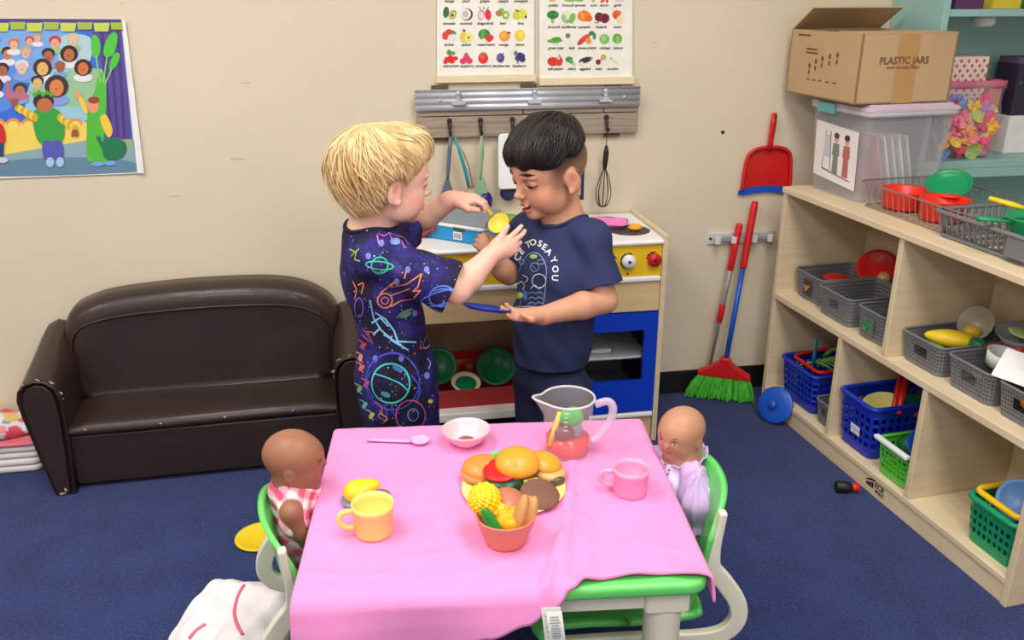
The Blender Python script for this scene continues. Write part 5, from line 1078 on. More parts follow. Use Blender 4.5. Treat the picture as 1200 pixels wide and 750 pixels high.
# terracotta bowl with food
tb_=lathe_obj('terracotta_bowl','terracotta toy bowl of toy food in front of the plate','bowl',[(0,0),(.033,0),(.035,.004),(.0505,.050),(.0515,.054),(.0485,.054),(.033,.006),(0,.005)],terr,T(.204,1.205),48)
def bump(P): 
    d=np.linalg.norm(P,axis=-1)+1e-6; th=np.arccos(np.clip(P[...,2]/d,-1,1)); ph=np.arctan2(P[...,1],P[...,0]); return -.0022*np.cos(th*15)*np.cos(ph*np.maximum(1,np.round(14*np.sin(th)))*1.0)
bl('bumpy_ball','bright yellow bumpy toy ball in the terracotta bowl',plastic('toy_canary',(250,206,26)),T(.174,1.237,.062),ells=[((0,0,0),(.027,.027,.028)),((.024,-.012,-.020),(.014,.014,.016))],ripple=bump,h=.0015)
bl('cheese_lump','orange yellow toy food piece filling the terracotta bowl',plastic('toy_cheddar',(246,170,24)),T(.210,1.203,.036),ells=[((0,0,0),(.024,.022,.014)),((.012,.014,.010),(.012,.012,.009)),((-.008,.008,.010),(.012,.008,.010)),((.0,-.014,.006),(.014,.008,.008))])
bl('pea_pod','green toy leaf at the front left of terracotta bowl',plastic('toy_leaf',(40,140,50)),T(.179,1.183,.048),ells=[((0,0,0),(.011,.008,.034)),((.004,-.003,.0),(.004,.005,.030))],rot=(R(-8),R(-28),0))
bl('hot_dog_bun','tan toy hot dog bun standing in the terracotta bowl',plastic('toy_brown_bun',(196,142,84)),T(.235,1.197,.052),ells=[((-.009,0,0),(.010,.014,.033)),((.009,0,0),(.010,.014,.033)),((0,.005,0),(.012,.010,.031))],rot=(R(-12),R(22),R(10)))
m=MB(); m.lathe([(0,0),(.03,0),(.032,.003),(.0,.005)],28); o=m.build('salami_slice',terr,smooth=True,loc=T(.213,1.237,.047),rot=(R(30),0,0)); tag(o,'terracotta coloured toy slice at the back of terracotta bowl','toy food')
# ================================================================= FIGURES: shared tools
def frame(yaw, pitch=0, roll=0):                                 # columns: forward, left, up
    M = Matrix.Rotation(R(yaw),3,'Z') @ Matrix.Rotation(R(pitch),3,'Y') @ Matrix.Rotation(R(roll),3,'X')
    return np.array(M)
def custom(s, lo, hi, fn, k=0, op='add'):
    sl,P=s.sub(np.array(lo),np.array(hi))
    if sl is not None: s.comb(sl, fn(P).astype(np.float32), k, op)
def capcut(s, a, b, ra, rb, k=.01, op='add', end=True):           # tapered tube with a flat end at b
    a=np.array(a,np.float32); b=np.array(b,np.float32); ab=b-a; Ln=float(np.linalg.norm(ab)); d=ab/Ln; m=max(ra,rb)+.03
    def fn(P):
        t=np.clip(((P-a)@ab)/(Ln*Ln),0,1.2); D=np.linalg.norm(P-a-t[...,None]*ab,axis=-1)-(ra+(rb-ra)*t); return np.maximum(D,(P-b)@d)
    custom(s,np.minimum(a,b)-m,np.maximum(a,b)+m,fn,k,op)
def painter(base, spots):
    base=np.array(lin(base),np.float32)
    def fn(V):
        c=np.ones((len(V),3),np.float32)*base
        for C,Rm,r,col,st,soft in spots:
            q=((V-np.array(C))@np.array(Rm))/np.array(r); d=np.linalg.norm(q,axis=1); w_=np.clip((1-d)/max(soft,1e-3),0,1)*st; w_=w_*w_*(3-2*w_)/max(st,1e-6) if soft>.3 else w_
            c+=(np.array(lin(col),np.float32)-c)*w_[:,None]
        return c
    return fn
def hand(s, W, d, n, side, curl=.5, L=.105, spread=.06, thumb=.5, r=.0068, curls=None):
    """W wrist, d pointing direction, n back-of-hand normal, side=+1 when thumb lies along d x n"""
    W=np.array(W,float); d=np.array(d,float); d/=np.linalg.norm(d); n=np.array(n,float); n-=d*(n@d); n/=np.linalg.norm(n); t=np.cross(d,n)*side; f=L/.105
    Rm=np.stack([d,t,n],1); P=lambda a,b,c: W+(d*a+t*b+n*c)*f
    s.cone(P(-.01,0,0),P(.02,0,0),.0195*f,.018*f,k=.010)
    s.ell(P(.038,0,0),(.032*f,.0265*f,.0125*f),Rm,k=.012); s.ell(P(.026,.014,-.004),(.022*f,.012*f,.0105*f),Rm,k=.008)
    for i,(b,l) in enumerate(((.0195,.040),(.0068,.046),(-.0062,.042),(-.0185,.033))):
        a=(curls[i] if curls else curl); base=P(.060-.004*abs(i-1.2),b,.001); ang=(b/.02)*spread*3; q=d*math.cos(ang)+t*math.sin(ang); p=base; th=a*.5
        for j,(fr,rr) in enumerate(((.45,1.0),(.31,.93),(.26,.85))):
            dirv=q*math.cos(th)-n*math.sin(th); e=p+dirv*l*fr*f; s.cone(p,e,r*rr*f,r*(rr-.06)*f,k=.0035 if j==0 else .002); p=e; th+=a*.9
    b0=P(.014,.018,-.004); b1=P(.036,.034+.006*thumb,-.006-.006*thumb); b2=P(.060,.036-.010*thumb,-.010-.012*thumb)
    s.cone(b0,b1,.0105*f,.0088*f,k=.008); s.cone(b1,b2,.0085*f,.0066*f,k=.003)
def head(s, C, Rm, sc=1.0, mouth_open=0, look=0):
    X=lambda x,y,z: np.array(C)+Rm@(np.array((x,y,z))*sc)
    def E(c,r,k,op='add',tilt=None): s.ell(X(*c),np.array(r)*sc,Rm if tilt is None else Rm@tilt,k*sc,op)
    E((-.010,0,.030),(.092,.073,.078),.0); E((.022,0,-.030),(.058,.056,.066),.030); E((.050,0,.030),(.036,.05,.04),.03)
    for y in (-1,1): E((.048,y*.034,-.036),(.024,.023,.026),.018); E((.020,y*.040,-.055),(.035,.016,.025),.02)
    E((.060,0,-.082),(.017,.02,.014),.018)
    s.cone(X(.080,0,.004),X(.094,0,-.024),.0065*sc,.0085*sc,k=.010*sc); s.ell(X(.0975,0,-.026),np.array((.0085,.0095,.0078))*sc,Rm,.005*sc)
    for y in (-1,1): E((.089,y*.0085,-.030),(.0065,.0055,.005),.004)
    E((.079,0,-.046),(.008,.012,.008),.008)
    E((.0835,0,-.0535),(.0075,.0165,.0042),.003); E((.0805,0,-.0635-.004*mouth_open),(.0078,.0145,.0046),.003)
    if mouth_open: E((.088,0,-.0585),(.016,.0125,.0030+.003*mouth_open),.002,'sub')
    else: E((.0915,0,-.0585),(.008,.014,.0011),.0015,'sub')
    for y in (-1,1):
        E((.079,y*.0305,.004),(.012,.0165,.0105),.008,'sub'); E((.0745,y*.031,.0195),(.009,.019,.006),.008)
        T_=np.array(Matrix.Rotation(y*R(-14),3,'Z')@Matrix.Rotation(R(12),3,'Y'))
        E((-.012,y*.0745,-.010),(.019,.0075,.029),.006,tilt=T_); E((-.008,y*.0825,-.004),(.0105,.0055,.0165),.003,'sub',tilt=T_); E((-.004,y*.077,-.032),(.0085,.006,.009),.004)
        E((.0705,y*.0305,.003),(.0125,.0155,.0125),.002); 
    return X
def eyes(X, Rm, sc, body, iris, lid, sub_=True):
    """eyeballs and half closed lids"""
    for y in (-1,1):
        c=X(.0712,y*.0305,.002)
        m=MB(); r_=.0128*sc; q=Rm@np.array((1,0,0)); g_=np.array(Rm@np.array((.90,0,-.32))); gz=Vector(g_)
        N=14; me=[]
        m.M=Matrix.Translation(Vector(c))@gz.to_track_quat('Z','Y').to_matrix().to_4x4()
        for a0,a1,col in ((0,.20,(16,12,12)),(.20,.50,iris),(.50,1.5,(232,226,222))):
            m.color(col); m.lathe([(max(1e-5,r_*math.sin(a)),r_*math.cos(a)) for a in np.linspace(a0,a1,5)],18)
        m.build('eye',mat('eye_gloss',(255,255,255),.15,attr=True,var=0),body,smooth=True)
def strand_hair(name, base, skin, cen, crown, n, m, parent, fn, r0=.0022, seed=1, seg=10):
    """tapered strands laid over the hair base from the crown outward; fn(az, rnd) -> (reach, lift, sweep)"""
    rs=random.Random(seed); mb=MB(); TB=bvh(base); TS=bvh(skin); cen=Vector(cen); cw=Matrix([list(r_) for r_ in crown])
    for i in range(n):
        az_=rs.uniform(-math.pi,math.pi); tm,lift,sw=fn(az_,rs); t0=rs.uniform(0,.75); ln=rs.uniform(.35,.6); jit=rs.uniform(-.25,.25); ph=rs.uniform(0,6); pts=[]
        for j in range(seg):
            q=j/(seg-1); t=t0+ln*q; th=tm*t; a=az_+sw*t+jit*q*q+.05*math.sin(4*q+ph)
            d=cw@Vector((math.sin(th)*math.cos(a),math.sin(th)*math.sin(a),math.cos(th))); o_=cen+d*.3
            h=TB.ray_cast(o_,-d,.3)[0]; k=TS.ray_cast(o_,-d,.3)[0]
            if h is None or (k is not None and (k-cen).length>(h-cen).length+.0005): break
            pts.append(h+d*(-.0008+.0022*math.sin(math.pi*min(1,q))+lift*q*q))
        if len(pts)<4: continue
        nn=len(pts); r1=r0*rs.uniform(.6,1.2); mb.tube(pts,[r1*(.25+1.0*math.sin(math.pi*min(1,(j+.6)/(nn+.2)))**.7)*(1 if j<nn-1 else .4) for j in range(nn)],4,flat=.6,cap=False)
    return mb.build(name,m,parent,smooth=True,kind='stuff')
def face_line(name,body,X,pts,r_,mt,root,flat=1.0):
    tb=bvh(body); out=[]
    for y,z in pts:
        o_=Vector(X(.16,y,z)); d=(Vector(X(.0,y,z))-o_).normalized(); h,n,_,_=tb.ray_cast(o_,d,.3)
        if h: out.append(h+n*.0004)
    if len(out)>3:
        k=len(out); m=MB(); m.tube(out,[r_*(.45+.55*math.sin(math.pi*(i+.5)/k)) for i in range(k)],6,flat=flat); adopt(m.build(name,mt,None,smooth=True),root)
def collar_ring(shirt,c,n,rad,mt,root,tr=.0045):
    tb=bvh(shirt); c=Vector(c); n=Vector(n).normalized(); a=n.orthogonal().normalized(); b=n.cross(a); hs=[]
    for i in range(40):
        e=a*math.cos(6.283*i/40)+b*math.sin(6.283*i/40); h,_,_,_=tb.ray_cast(c+e*rad+n*.09,-n,.2); hs.append((h-c).dot(n) if h else None)
    g=[v for v in hs if v is not None]; av=sum(g)/len(g); hs=[v if v is not None else av for v in hs]
    for _ in range(6): hs=[(hs[i-1]+2*hs[i]+hs[(i+1)%40])/4 for i in range(40)]
    m=MB(); m.tube([c+(a*math.cos(6.283*i/40)+b*math.sin(6.283*i/40))*(rad-.0005)+n*(hs[i]+.0005) for i in range(40)],tr,8,closed=True); adopt(m.build('collar',mt,None,smooth=True),root)
SKIN=mat('skin',(255,255,255),.48,var=.05,vs=40,attr=True,sss=.12,spec=.35)
VINYL=mat('doll_vinyl',(255,255,255),.42,var=.03,vs=30,attr=True,spec=.4,sss=.05)
FAB=mat('printed_cotton',(255,255,255),.85,var=.06,vs=25,attr=True,bump=.2,bs=300)
# ================================================================= DOLLS
def doll_head(s,C,Rm,sc):
    X=lambda x,y,z: np.array(C)+Rm@(np.array((x,y,z))*sc)
    def E(c,r,k,op='add'): s.ell(X(*c),np.array(r)*sc,Rm,k*sc,op)
    E((-.08,0,.14),(1.06,.93,.88),0); E((.22,0,-.36),(.72,.70,.62),.3); E((.5,0,.1),(.5,.62,.5),.25)
    for y in (-1,1):
        E((.55,y*.36,-.42),(.30,.30,.30),.18); E((-.02,y*.90,-.28),(.19,.10,.27),.06); E((.0,y*1.0,-.26),(.10,.07,.16),.04,'sub'); E((.94,y*.33,.02),(.14,.17,.10),.08,'sub'); E((.86,y*.33,.01),(.10,.13,.085),.02)
    s.cone(X(.94,0,-.0),X(1.06,0,-.16),.07*sc,.115*sc,k=.10*sc); E((.74,0,-.74),(.2,.22,.16),.15)
    E((.955,0,-.40),(.10,.17,.055),.04); E((.925,0,-.50),(.10,.14,.06),.04); E((1.03,0,-.45),(.06,.12,.012),.02,'sub')
    return X
def gingham(ax,ay,c0,c1,c2,p):
    def fn(V):
        u=np.floor((V@np.array(ax))/p).astype(int)%2; v=np.floor((V@np.array(ay))/p).astype(int)%2; k=u+v; cs=np.array([lin(c0),lin(c1),lin(c2)],np.float32); return cs[k]
    return fn
def doll(label,C,yaw,pitch,sc,skin,lip,eye,base,hips,arms,build_dress):
    root=empty('doll',label,'doll',hips)
    Rm=frame(yaw,pitch); C=np.array(C); lo=np.minimum(C,hips)-.2; hi=np.maximum(C,hips)+.22; lo[2]=.2
    s=SDF(lo,hi,.0028); X=doll_head(s,C,Rm,sc)
    s.cone(C+np.array((0,0,-.6*sc)),base,.022,.026,k=.012); s.cone(base,hips,.040,.046,k=.02)
    f=frame(yaw if yaw<90 else yaw-14)[:,0]; l=frame(yaw)[:,1]
    for sg in (-1,1):
        k=np.array(hips)+l*sg*.03+np.array((0,0,-.008)); s.cone(k,k+f*.10,.027,.022,k=.015); s.cone(k+f*.10,k+f*.16,.021,.014,k=.008); s.ell(k+f*.165+np.array((0,0,.006)),(.014,.012,.018),None,k=.008)
    for A,B,D,dn in arms:
        s.cone(A,B,.0205,.0185,k=.012); s.cone(B,D,.0185,.0125,k=.008); hand(s,D,np.array(D)-np.array(B),dn,1,curl=.6,L=.045,r=.0085)
    sp=[(X(.93,0,-.45),Rm,np.array((.2,.21,.13))*sc,lip,.85,.35)]
    for y in (-1,1):
        sp.append((X(.75,y*.42,-.38),Rm,np.array((.3,.26,.22))*sc,lip,.25,.9))
        if eye: sp+=[(X(.97,y*.33,.0),Rm,np.array((.13,.145,.085))*sc,(226,216,206),.9,.3),(X(.985,y*.31,.0),Rm,np.array((.10,.078,.085))*sc,eye,1,.2),(X(.99,y*.31,.0),Rm,np.array((.1,.035,.04))*sc,(14,10,10),1,.3),(X(.95,y*.33,.095),Rm,np.array((.16,.17,.028))*sc,(60,36,28),.9,.4),(X(.93,y*.34,.26),Rm,np.array((.16,.17,.03))*sc,(110,74,56),.5,.6)]
        else: sp+=[(X(.95,y*.33,.01),Rm,np.array((.16,.16,.022))*sc,(70,42,34),.8,.4)]
    o=s.build('body',VINYL,None,painter(skin,sp),smooth_it=1); adopt(o,root)
    build_dress(root); return root
# left doll, pink gingham
C1=np.array(at(345,536,1.42))
def dress1(root):
    s=SDF((-.26,1.30,.20),(.02,1.54,.52),.003)
    s.cone((-.150,1.42,.452),(-.135,1.42,.36),.045,.052,k=.02); s.cone((-.135,1.42,.36),(-.11,1.42,.265),.052,.066,k=.02); s.cone((-.10,1.39,.255),(-.02,1.385,.245),.038,.035,k=.02); s.cone((-.10,1.45,.255),(-.02,1.455,.245),.038,.035,k=.02)
    for A,B in (((-.150,1.385,.452),(-.147,1.352,.428)),((-.150,1.455,.452),(-.14,1.488,.43))): s.cone(A,B,.028,.027,k=.015)
    s.cone((-.146,1.425,.46),(-.14,1.42,.56),.028,.030,k=.006,op='sub')
    s.ripple(lambda P: .0016*np.sin(P[...,0]*150+P[...,2]*60)*np.sin(P[...,2]*90+P[...,1]*70))
    fn=gingham((.60,.25,.75),(-.60,-.25,.76),(246,232,232),(238,160,180),(222,86,122),.0125)
    adopt(s.build('gingham_dress',FAB,None,fn),root)
doll('brown baby doll in a pink gingham dress seated at left of table',C1,-8,4,.050,(152,104,80),(168,98,84),None,np.array((-.147,1.42,.470)),np.array((-.115,1.42,.262)),
     [(np.array((-.150,1.372,.445)),np.array(at(341,600,1.338)),np.array(at(351,622,1.335)),(-.3,-1,0)),(np.array((-.148,1.468,.445)),np.array((-.125,1.50,.38)),np.array((-.09,1.49,.34)),(0,1,0))],dress1)
# right doll, lilac
C2=np.array(at(798,506,1.44))
def dress2(root):
    nb=np.array(at(799,540,1.44)); s=SDF((.46,1.30,.20),(.70,1.58,.56),.003)
    s.cone(nb+np.array((0,0,-.014)),(.588,1.435,.37),.044,.054,k=.02); s.cone((.588,1.435,.37),(.575,1.435,.265),.056,.068,k=.02); s.cone((.57,1.40,.255),(.49,1.41,.25),.036,.032,k=.02); s.cone((.565,1.47,.255),(.49,1.48,.25),.036,.032,k=.02)
    s.cone(nb+np.array((0,0,.01)),nb+np.array((0,0,.06)),.028,.028,k=.004,op='sub')
    s.ripple(lambda P: .0016*np.sin(P[...,0]*130+P[...,2]*50)*np.sin(P[...,2]*80+P[...,1]*90))
    rs=np.random.RandomState(8); fl=[(rs.uniform(.51,.65),rs.uniform(1.36,1.5),rs.uniform(.25,.50),rs.randint(3)) for _ in range(800)]
    def fn(V):
        c=np.ones((len(V),3),np.float32)*np.array(lin((230,216,236)),np.float32)
        for x,y,z,k in fl:
            q=V-np.array((x,y,z)); d=np.linalg.norm(q,axis=1); a=np.arctan2(q[:,2],q[:,0]+q[:,1]); c[d<.0072*(.75+.25*np.cos(5*a))]=lin([(126,106,190),(150,120,200),(120,170,170)][k]); c[d<.0022]=lin((230,210,150))
        return c
    adopt(s.build('floral_bodice',FAB,None,fn),root)
    lil_=mat('lilac_cotton',(206,176,224),.85,var=.05,vs=20,bump=.2,bs=300)
    for A,B,E_,r1,r2 in ((at(812,556,1.385),at(817,588,1.365),at(815,618,1.365),.026,.036),(at(785,547,1.465),at(770,538,1.47),at(758,533,1.475),.022,.025)):
        A,B,E_=map(np.array,(A,B,E_)); s=SDF(np.minimum(np.minimum(A,B),E_)-.06,np.maximum(np.maximum(A,B),E_)+.06,.0025)
        d=(E_-B)/np.linalg.norm(E_-B); s.cone(A,B,r1,r2,k=.01); M_=B+(E_-B)*.75; s.cone(B,M_,r2,r2*.62,k=.012); capcut(s,M_-d*.004,E_,r2*.55,r2*.95,k=.004)
        ax=np.cross(d,(0,0,1.0)); ax/=np.linalg.norm(ax); bx_=np.cross(d,ax)
        s.ripple(lambda P:.0022*np.sin(9*np.arctan2((P-B)@bx_,(P-B)@ax))*np.clip(np.linalg.norm(P-B,axis=-1)/.03,0,1))
        adopt(s.build('puff_sleeve',lil_,None),root)
    # ruffled collar behind the neck
    m=MB(); m.grid(lambda u,v:tuple(Vector(nb)+Vector(((.034+.016*v)*math.cos(-2.4+u*4.2),(.034+.016*v)*math.sin(-2.4+u*4.2),.006+.022*v*(.55+.45*math.cos(u*4.2-2.4))+.003*v*math.sin(u*60)))),60,4); adopt(m.build('collar',lil_,None,smooth=True,solid=.002),root)
nb2=np.array(at(799,540,1.44))
doll('tan baby doll in a lilac floral dress seated at right of table',C2,216,6,.0475,(186,136,108),(190,100,96),(74,48,36),nb2,np.array((.58,1.435,.262)),
     [(np.array(at(812,556,1.385)),np.array(at(817,588,1.365)),np.array(at(816,606,1.365)),(.5,-1,0)),(np.array(at(786,547,1.465)),np.array(at(770,540,1.47)),np.array(at(766,537,1.472)),(0,0,1))],dress2)
# white doll garment with pink piping on the carpet
gar=empty('doll_garment','white doll garment with pink piping lying on carpet behind left chair','doll clothes',tuple(az(275,730,0.01)))
s=SDF((-.50,1.30,-.01),(-.10,1.85,.16),.004)
def G(x,y,z): return np.array(az(x,y,z))
s.cone(G(262,712,.04),G(232,752,.03),.05,.055,k=.03); s.cone(G(268,710,.05),G(318,722,.05),.055,.06,k=.03); s.cone(G(310,725,.04),G(290,765,.04),.06,.06,k=.03); s.cone(G(250,735,.03),G(280,770,.03),.06,.06,k=.03)
s.half((0,0,.004),(0,0,-1)); s.ripple(lambda P:.004*np.sin(P[...,0]*60+P[...,1]*35)*np.sin(P[...,1]*45-P[...,2]*50)+.002*np.sin(P[...,0]*120-P[...,1]*80))
go=adopt(s.build('cloth_body',mat('white_cotton',(236,228,232),.9,var=.03,bump=.3,bs=200),None,smooth_it=2),gar); T_=bvh(go)
def on_px(tree,x,y,off=.001):
    h,n,_,_=tree.ray_cast(CP,ray(x,y).normalized(),10)
    return (h+n*off,n) if h else (None,None)
def ptube(name,pxs,r_,mt,parent,tree):
    pts=[]
    for p in cr([(a,b,0) for a,b in pxs],5):
        h,n=on_px(tree,p.x,p.y,.001)
        if h: pts.append(h)
    if len(pts)>2: m=MB(); m.tube(pts,r_,6); return adopt(m.build(name,mt,None,smooth=True),parent)
pip=mat('rose_piping',(226,110,140),.8)
ptube('piping',[(286,686),(279,698),(275,715),(277,730),(284,744)],.0035,pip,gar,T_); ptube('piping',[(241,732),(230,739),(222,748)],.0035,pip,gar,T_)
# ================================================================= BOYS
def A_(x,y,Y): return np.array(at(x,y,Y))
def ribbon(mb,tree,pxs,w_,col,smooth=True,closed=False,off=.0012):
    pts=cr([(a,b,0) for a,b in pxs],6,closed) if smooth else []
    if not smooth:
        P=[Vector((a,b,0)) for a,b in pxs]+([Vector((pxs[0][0],pxs[0][1],0))] if closed else [])
        for a,b in zip(P,P[1:]): pts+=[a.lerp(b,t/6) for t in range(6)]
        pts.append(P[-1])
    elif closed: pts.append(pts[0])
    hs=[on_px(tree,p.x,p.y,off) for p in pts]; mb.color(col)
    for i in range(len(hs)-1):
        (a,na),(b,nb)=hs[i],hs[i+1]
        if a is None or b is None or (b-a).length>.03 or (b-a).length<1e-5: continue
        d=(b-a).normalized(); s1=d.cross(na).normalized()*(w_/2); s2=d.cross(nb).normalized()*(w_/2); e=d*(w_*.25)
        mb._add([a-s1-e,a+s1-e,b+s2+e,b-s2+e],[(0,1,2,3)])
def dot(mb,tree,x,y,r_,col,n=6,off=.0014):
    h,nn=on_px(tree,x,y,off)
    if h is None: return
    mb.color(col); a=nn.orthogonal().normalized(); b=nn.cross(a); mb._add([h+a*(r_*math.cos(6.283*i/n))+b*(r_*math.sin(6.283*i/n)) for i in range(n)],[tuple(range(n))])
def fillpx(mb,tree,x,y,rx,ry,col,off=.001,n=5,ang=0):            # small filled ellipse following the cloth
    mb.color(col); g=[]
    ca,sa=math.cos(ang),math.sin(ang)
    for j in range(n+1):
        row=[]
        for i in range(13): q=2*math.pi*i/12; k=j/n; a=rx*k*math.cos(q); b=ry*k*math.sin(q); row.append(on_px(tree,x+a*ca-b*sa,y+a*sa+b*ca,off)[0])
        g.append(row)
    for j in range(n):
        for i in range(12):
            q=[g[j][i],g[j][i+1],g[j+1][i+1],g[j+1][i]]
            if all(v is not None for v in q): mb._add(q,[(0,1,2,3)])
def ell_px(x,y,rx,ry,a=0,n=14): return [(x+rx*math.cos(t)*math.cos(a)-ry*math.sin(t)*math.sin(a), y+rx*math.cos(t)*math.sin(a)+ry*math.sin(t)*math.cos(a)) for t in (6.283*i/n for i in range(n))]
def letter(mb,tree,ch,x,y,size,rot,col,off=.0013):
    vs,fs=text2d(ch,1.0); ca,sa=math.cos(rot),math.sin(rot); out=[]
    for v in vs:
        a=v[0]*size; b=-v[1]*size; h,_=on_px(tree,x+a*ca-b*sa,y+a*sa+b*ca,off)
        if h is None: return
        out.append(h)
    mb.color(col); mb._add(out,fs)
def legs(s,hipL,hipR,r_=.058):
    for h in (hipL,hipR):
        h=np.array(h); k=np.array((h[0],h[1]-.01,.265)); a=np.array((h[0],h[1]+.01,.06)); s.cone(h,k,r_,.044,k=.03); s.cone(k,a,.042,.028,k=.01); s.cone(a,a+np.array((0,0,-.03)),.03,.03,k=.01)
def shoe(root,x,y,yaw,mt):
    s=SDF((x-.12,y-.12,-.002),(x+.12,y+.12,.10),.004); f=frame(yaw)[:,0]; p=np.array((x,y,0))
    s.cone(p-f*.025+np.array((0,0,.03)),p+f*.065+np.array((0,0,.025)),.034,.030,k=.01); s.cone(p-f*.02+np.array((0,0,.03)),p-f*.02+np.array((0,0,.07)),.034,.036,k=.02); s.half((0,0,.002),(0,0,-1)); adopt(s.build('shoe',mt,None),root)

# ---------------------------------------------------------------- fair haired boy (left)
HC=A_(455,213,1.95); HR=frame(17,4); sc=.985
b1=empty('person','child in a dark space print shirt holding a yellow scoop','person',(.045,1.95,0))
f=frame(14); fx,fl=f[:,0],f[:,1]
NB=A_(434,272,1.957); chest=A_(447,322,1.955); belly=A_(458,392,1.955); hip=A_(466,448,1.955); hem=A_(472,505,1.955)
SR=A_(441,300,1.872); SL=A_(456,288,2.04); ER=A_(536,340,1.845); WR=A_(577,298,1.885); EL=A_(484,263,2.105); WL=A_(530,234,2.055)
lo=np.array((-.17,1.72,0.0)); hi=np.array((.40,2.24,1.08)); s=SDF(lo,hi,.0024)
X=head(s,HC,HR,sc)
s.cone(X(-.030,0,-.045),NB,.040,.045,k=.022); s.cone(NB,chest,.05,.072,k=.03); s.ell(chest,(.066,.092,.085),f,k=.04); s.ell(belly,(.066,.084,.10),f,k=.04); s.ell(hip,(.07,.088,.075),f,k=.04)
s.cone(NB+np.array((0,0,-.038)),SR,.038,.035,k=.025); s.cone(NB+np.array((0,0,-.038)),SL,.038,.035,k=.025)
s.cone(SR,ER,.037,.031,k=.02); s.cone(ER,ER+(WR-ER)*.35,.0315,.032,k=.008); s.cone(ER+(WR-ER)*.35,WR,.032,.0205,k=.008)
s.cone(SL,EL,.037,.031,k=.02); s.cone(EL,EL+(WL-EL)*.35,.0315,.032,k=.008); s.cone(EL+(WL-EL)*.35,WL,.032,.0205,k=.008)
hand(s,WR,(.86,.10,.36),(.25,-1,.1),-1,L=.100,thumb=-.9,spread=.07,curls=(.22,.40,1.0,1.25))
hand(s,WL,(.93,-.10,.02),(.10,-.12,1),1,L=.105,thumb=.8,spread=.05,curls=(.75,.85,.95,1.0))
hp=np.array(hip); legs(s,hp+fl*.036+np.array((0,0,-.04)),hp-fl*.036+np.array((0,0,-.04)),.048)
sp=[(X(.083,0,-.058),HR,np.array((.02,.020,.012))*sc,(206,120,118),.8,.4)]
for y in (-1,1):
    sp+=[(X(.05,y*.05,-.035),HR,np.array((.04,.035,.03))*sc,(236,160,146),.55,.9),(X(.078,y*.031,.028),HR,np.array((.02,.022,.005))*sc,(206,170,120),.7,.5),(X(.0845,y*.0305,.001),HR,np.array((.012,.016,.0028))*sc,(150,110,90),.8,.5),(X(-.008,y*.08,-.008),HR,np.array((.02,.012,.028))*sc,(232,150,136),.5,.9)]
sp+=[(WR,f,(.06,.06,.06),(240,176,160),.4,.9),(WL,f,(.07,.07,.06),(240,176,160),.4,.9),(X(.1,0,-.026),HR,np.array((.016,.014,.014)),(236,160,146),.5,.9)]
body=s.build('body',SKIN,None,painter((240,192,170),sp),smooth_it=1); adopt(body,b1)
er=[]
eyes(X,HR,sc,None,(90,120,150),None)
for y in (-1,1):
    face_line('eyelashes',body,X,[(y*(.016+.029*q),-.001-.0045*math.sin(math.pi*q)) for q in np.linspace(0,1,10)],.0011,mat('light_lash',(120,86,64),.7),b1)
    face_line('eyebrow',body,X,[(y*(.014+.034*q),.024+.005*math.sin(math.pi*(q*.8+.1))) for q in np.linspace(0,1,10)],.0009,mat('blond_brow',(206,160,112),.8),b1,.4)
for o in [o for o in COL.objects if o.name.startswith('eye') and o.parent is None and o.type=='MESH']: adopt(o,b1)
# shirt
s=SDF((-.15,1.74,.20),(.34,2.17,.86),.0028)
s.cone(NB+np.array((0,0,-.012)),chest,.064,.088,k=.03); s.ell(chest,(.080,.108,.10),f,k=.04); s.ell(belly,(.080,.100,.13),f,k=.06); s.ell(hip,(.086,.104,.12),f,k=.06); s.cone(hip,hem+(hem-hip)*.8,.088,.096,k=.05)
s.cone(NB+np.array((0,0,-.035)),SR,.05,.046,k=.03); s.cone(NB+np.array((0,0,-.035)),SL,.05,.046,k=.03)
eR=SR+(ER-SR)*.92; eL=SL+(EL-SL)*.80
capcut(s,SR,eR,.047,.060,k=.022); capcut(s,SL,eL,.047,.050,k=.022)
def wr1(P): 
    x,y,z=P[...,0],P[...,1],P[...,2]; return .0026*np.sin(46*z+30*x+8*y)*np.sin(20*x-18*z+25*y+1)+.0016*np.sin(90*x-60*z+40*y)
s.ripple(wr1)
dE=(ER-SR)/np.linalg.norm(ER-SR); s.cone(eR-dE*.02,eR+dE*.05,.050,.054,k=.002,op='sub')
s.half((0,0,.235),(0,0,-1)); nk=X(-.030,0,-.045)-NB; nk=nk*.6+np.array((0,0,.05)); nk/=np.linalg.norm(nk); s.cone(NB-nk*.01,NB+nk*.12,.051,.056,k=.006,op='sub')
shm=mat('space_fabric',(18,16,46),.8,bump=.2,bs=300)
nt=shm.node_tree; rp=[n for n in nt.nodes if n.type=='VALTORGB'][0]; [n for n in nt.nodes if n.type=='TEX_NOISE'][0].inputs['Scale'].default_value=9
cr_=rp.color_ramp; cr_.elements[0].position=.34; cr_.elements[0].color=lin((13,11,28))+(1,); cr_.elements[1].position=.47; cr_.elements[1].color=lin((26,20,66))+(1,)
for p,c in ((.55,(44,36,120)),(.61,(22,26,80)),(.68,(62,46,124)),(.78,(90,104,180))): e_=cr_.elements.new(p); e_.color=lin(c)+(1,)
sh1=s.build('space_shirt',shm,None,smooth_it=1); adopt(sh1,b1); T1=bvh(sh1)
mb=MB(); rs=random.Random(11)
for k in range(330):
    x,y=rs.uniform(404,540),rs.uniform(262,500); dot(mb,T1,x,y,rs.choice((.0008,.001,.0013,.0018)),rs.choice(((226,226,246),(150,170,240),(190,150,230),(120,140,230))))
for x,y in ((432,300),(447,285),(478,316),(465,330),(500,316),(486,367),(460,283),(500,440),(470,420),(440,420)): fillpx(mb,T1,x,y,3.2,4,(120,124,206)); 
rb=lambda pts,w_,c,**k: ribbon(mb,T1,pts,w_,c,**k)
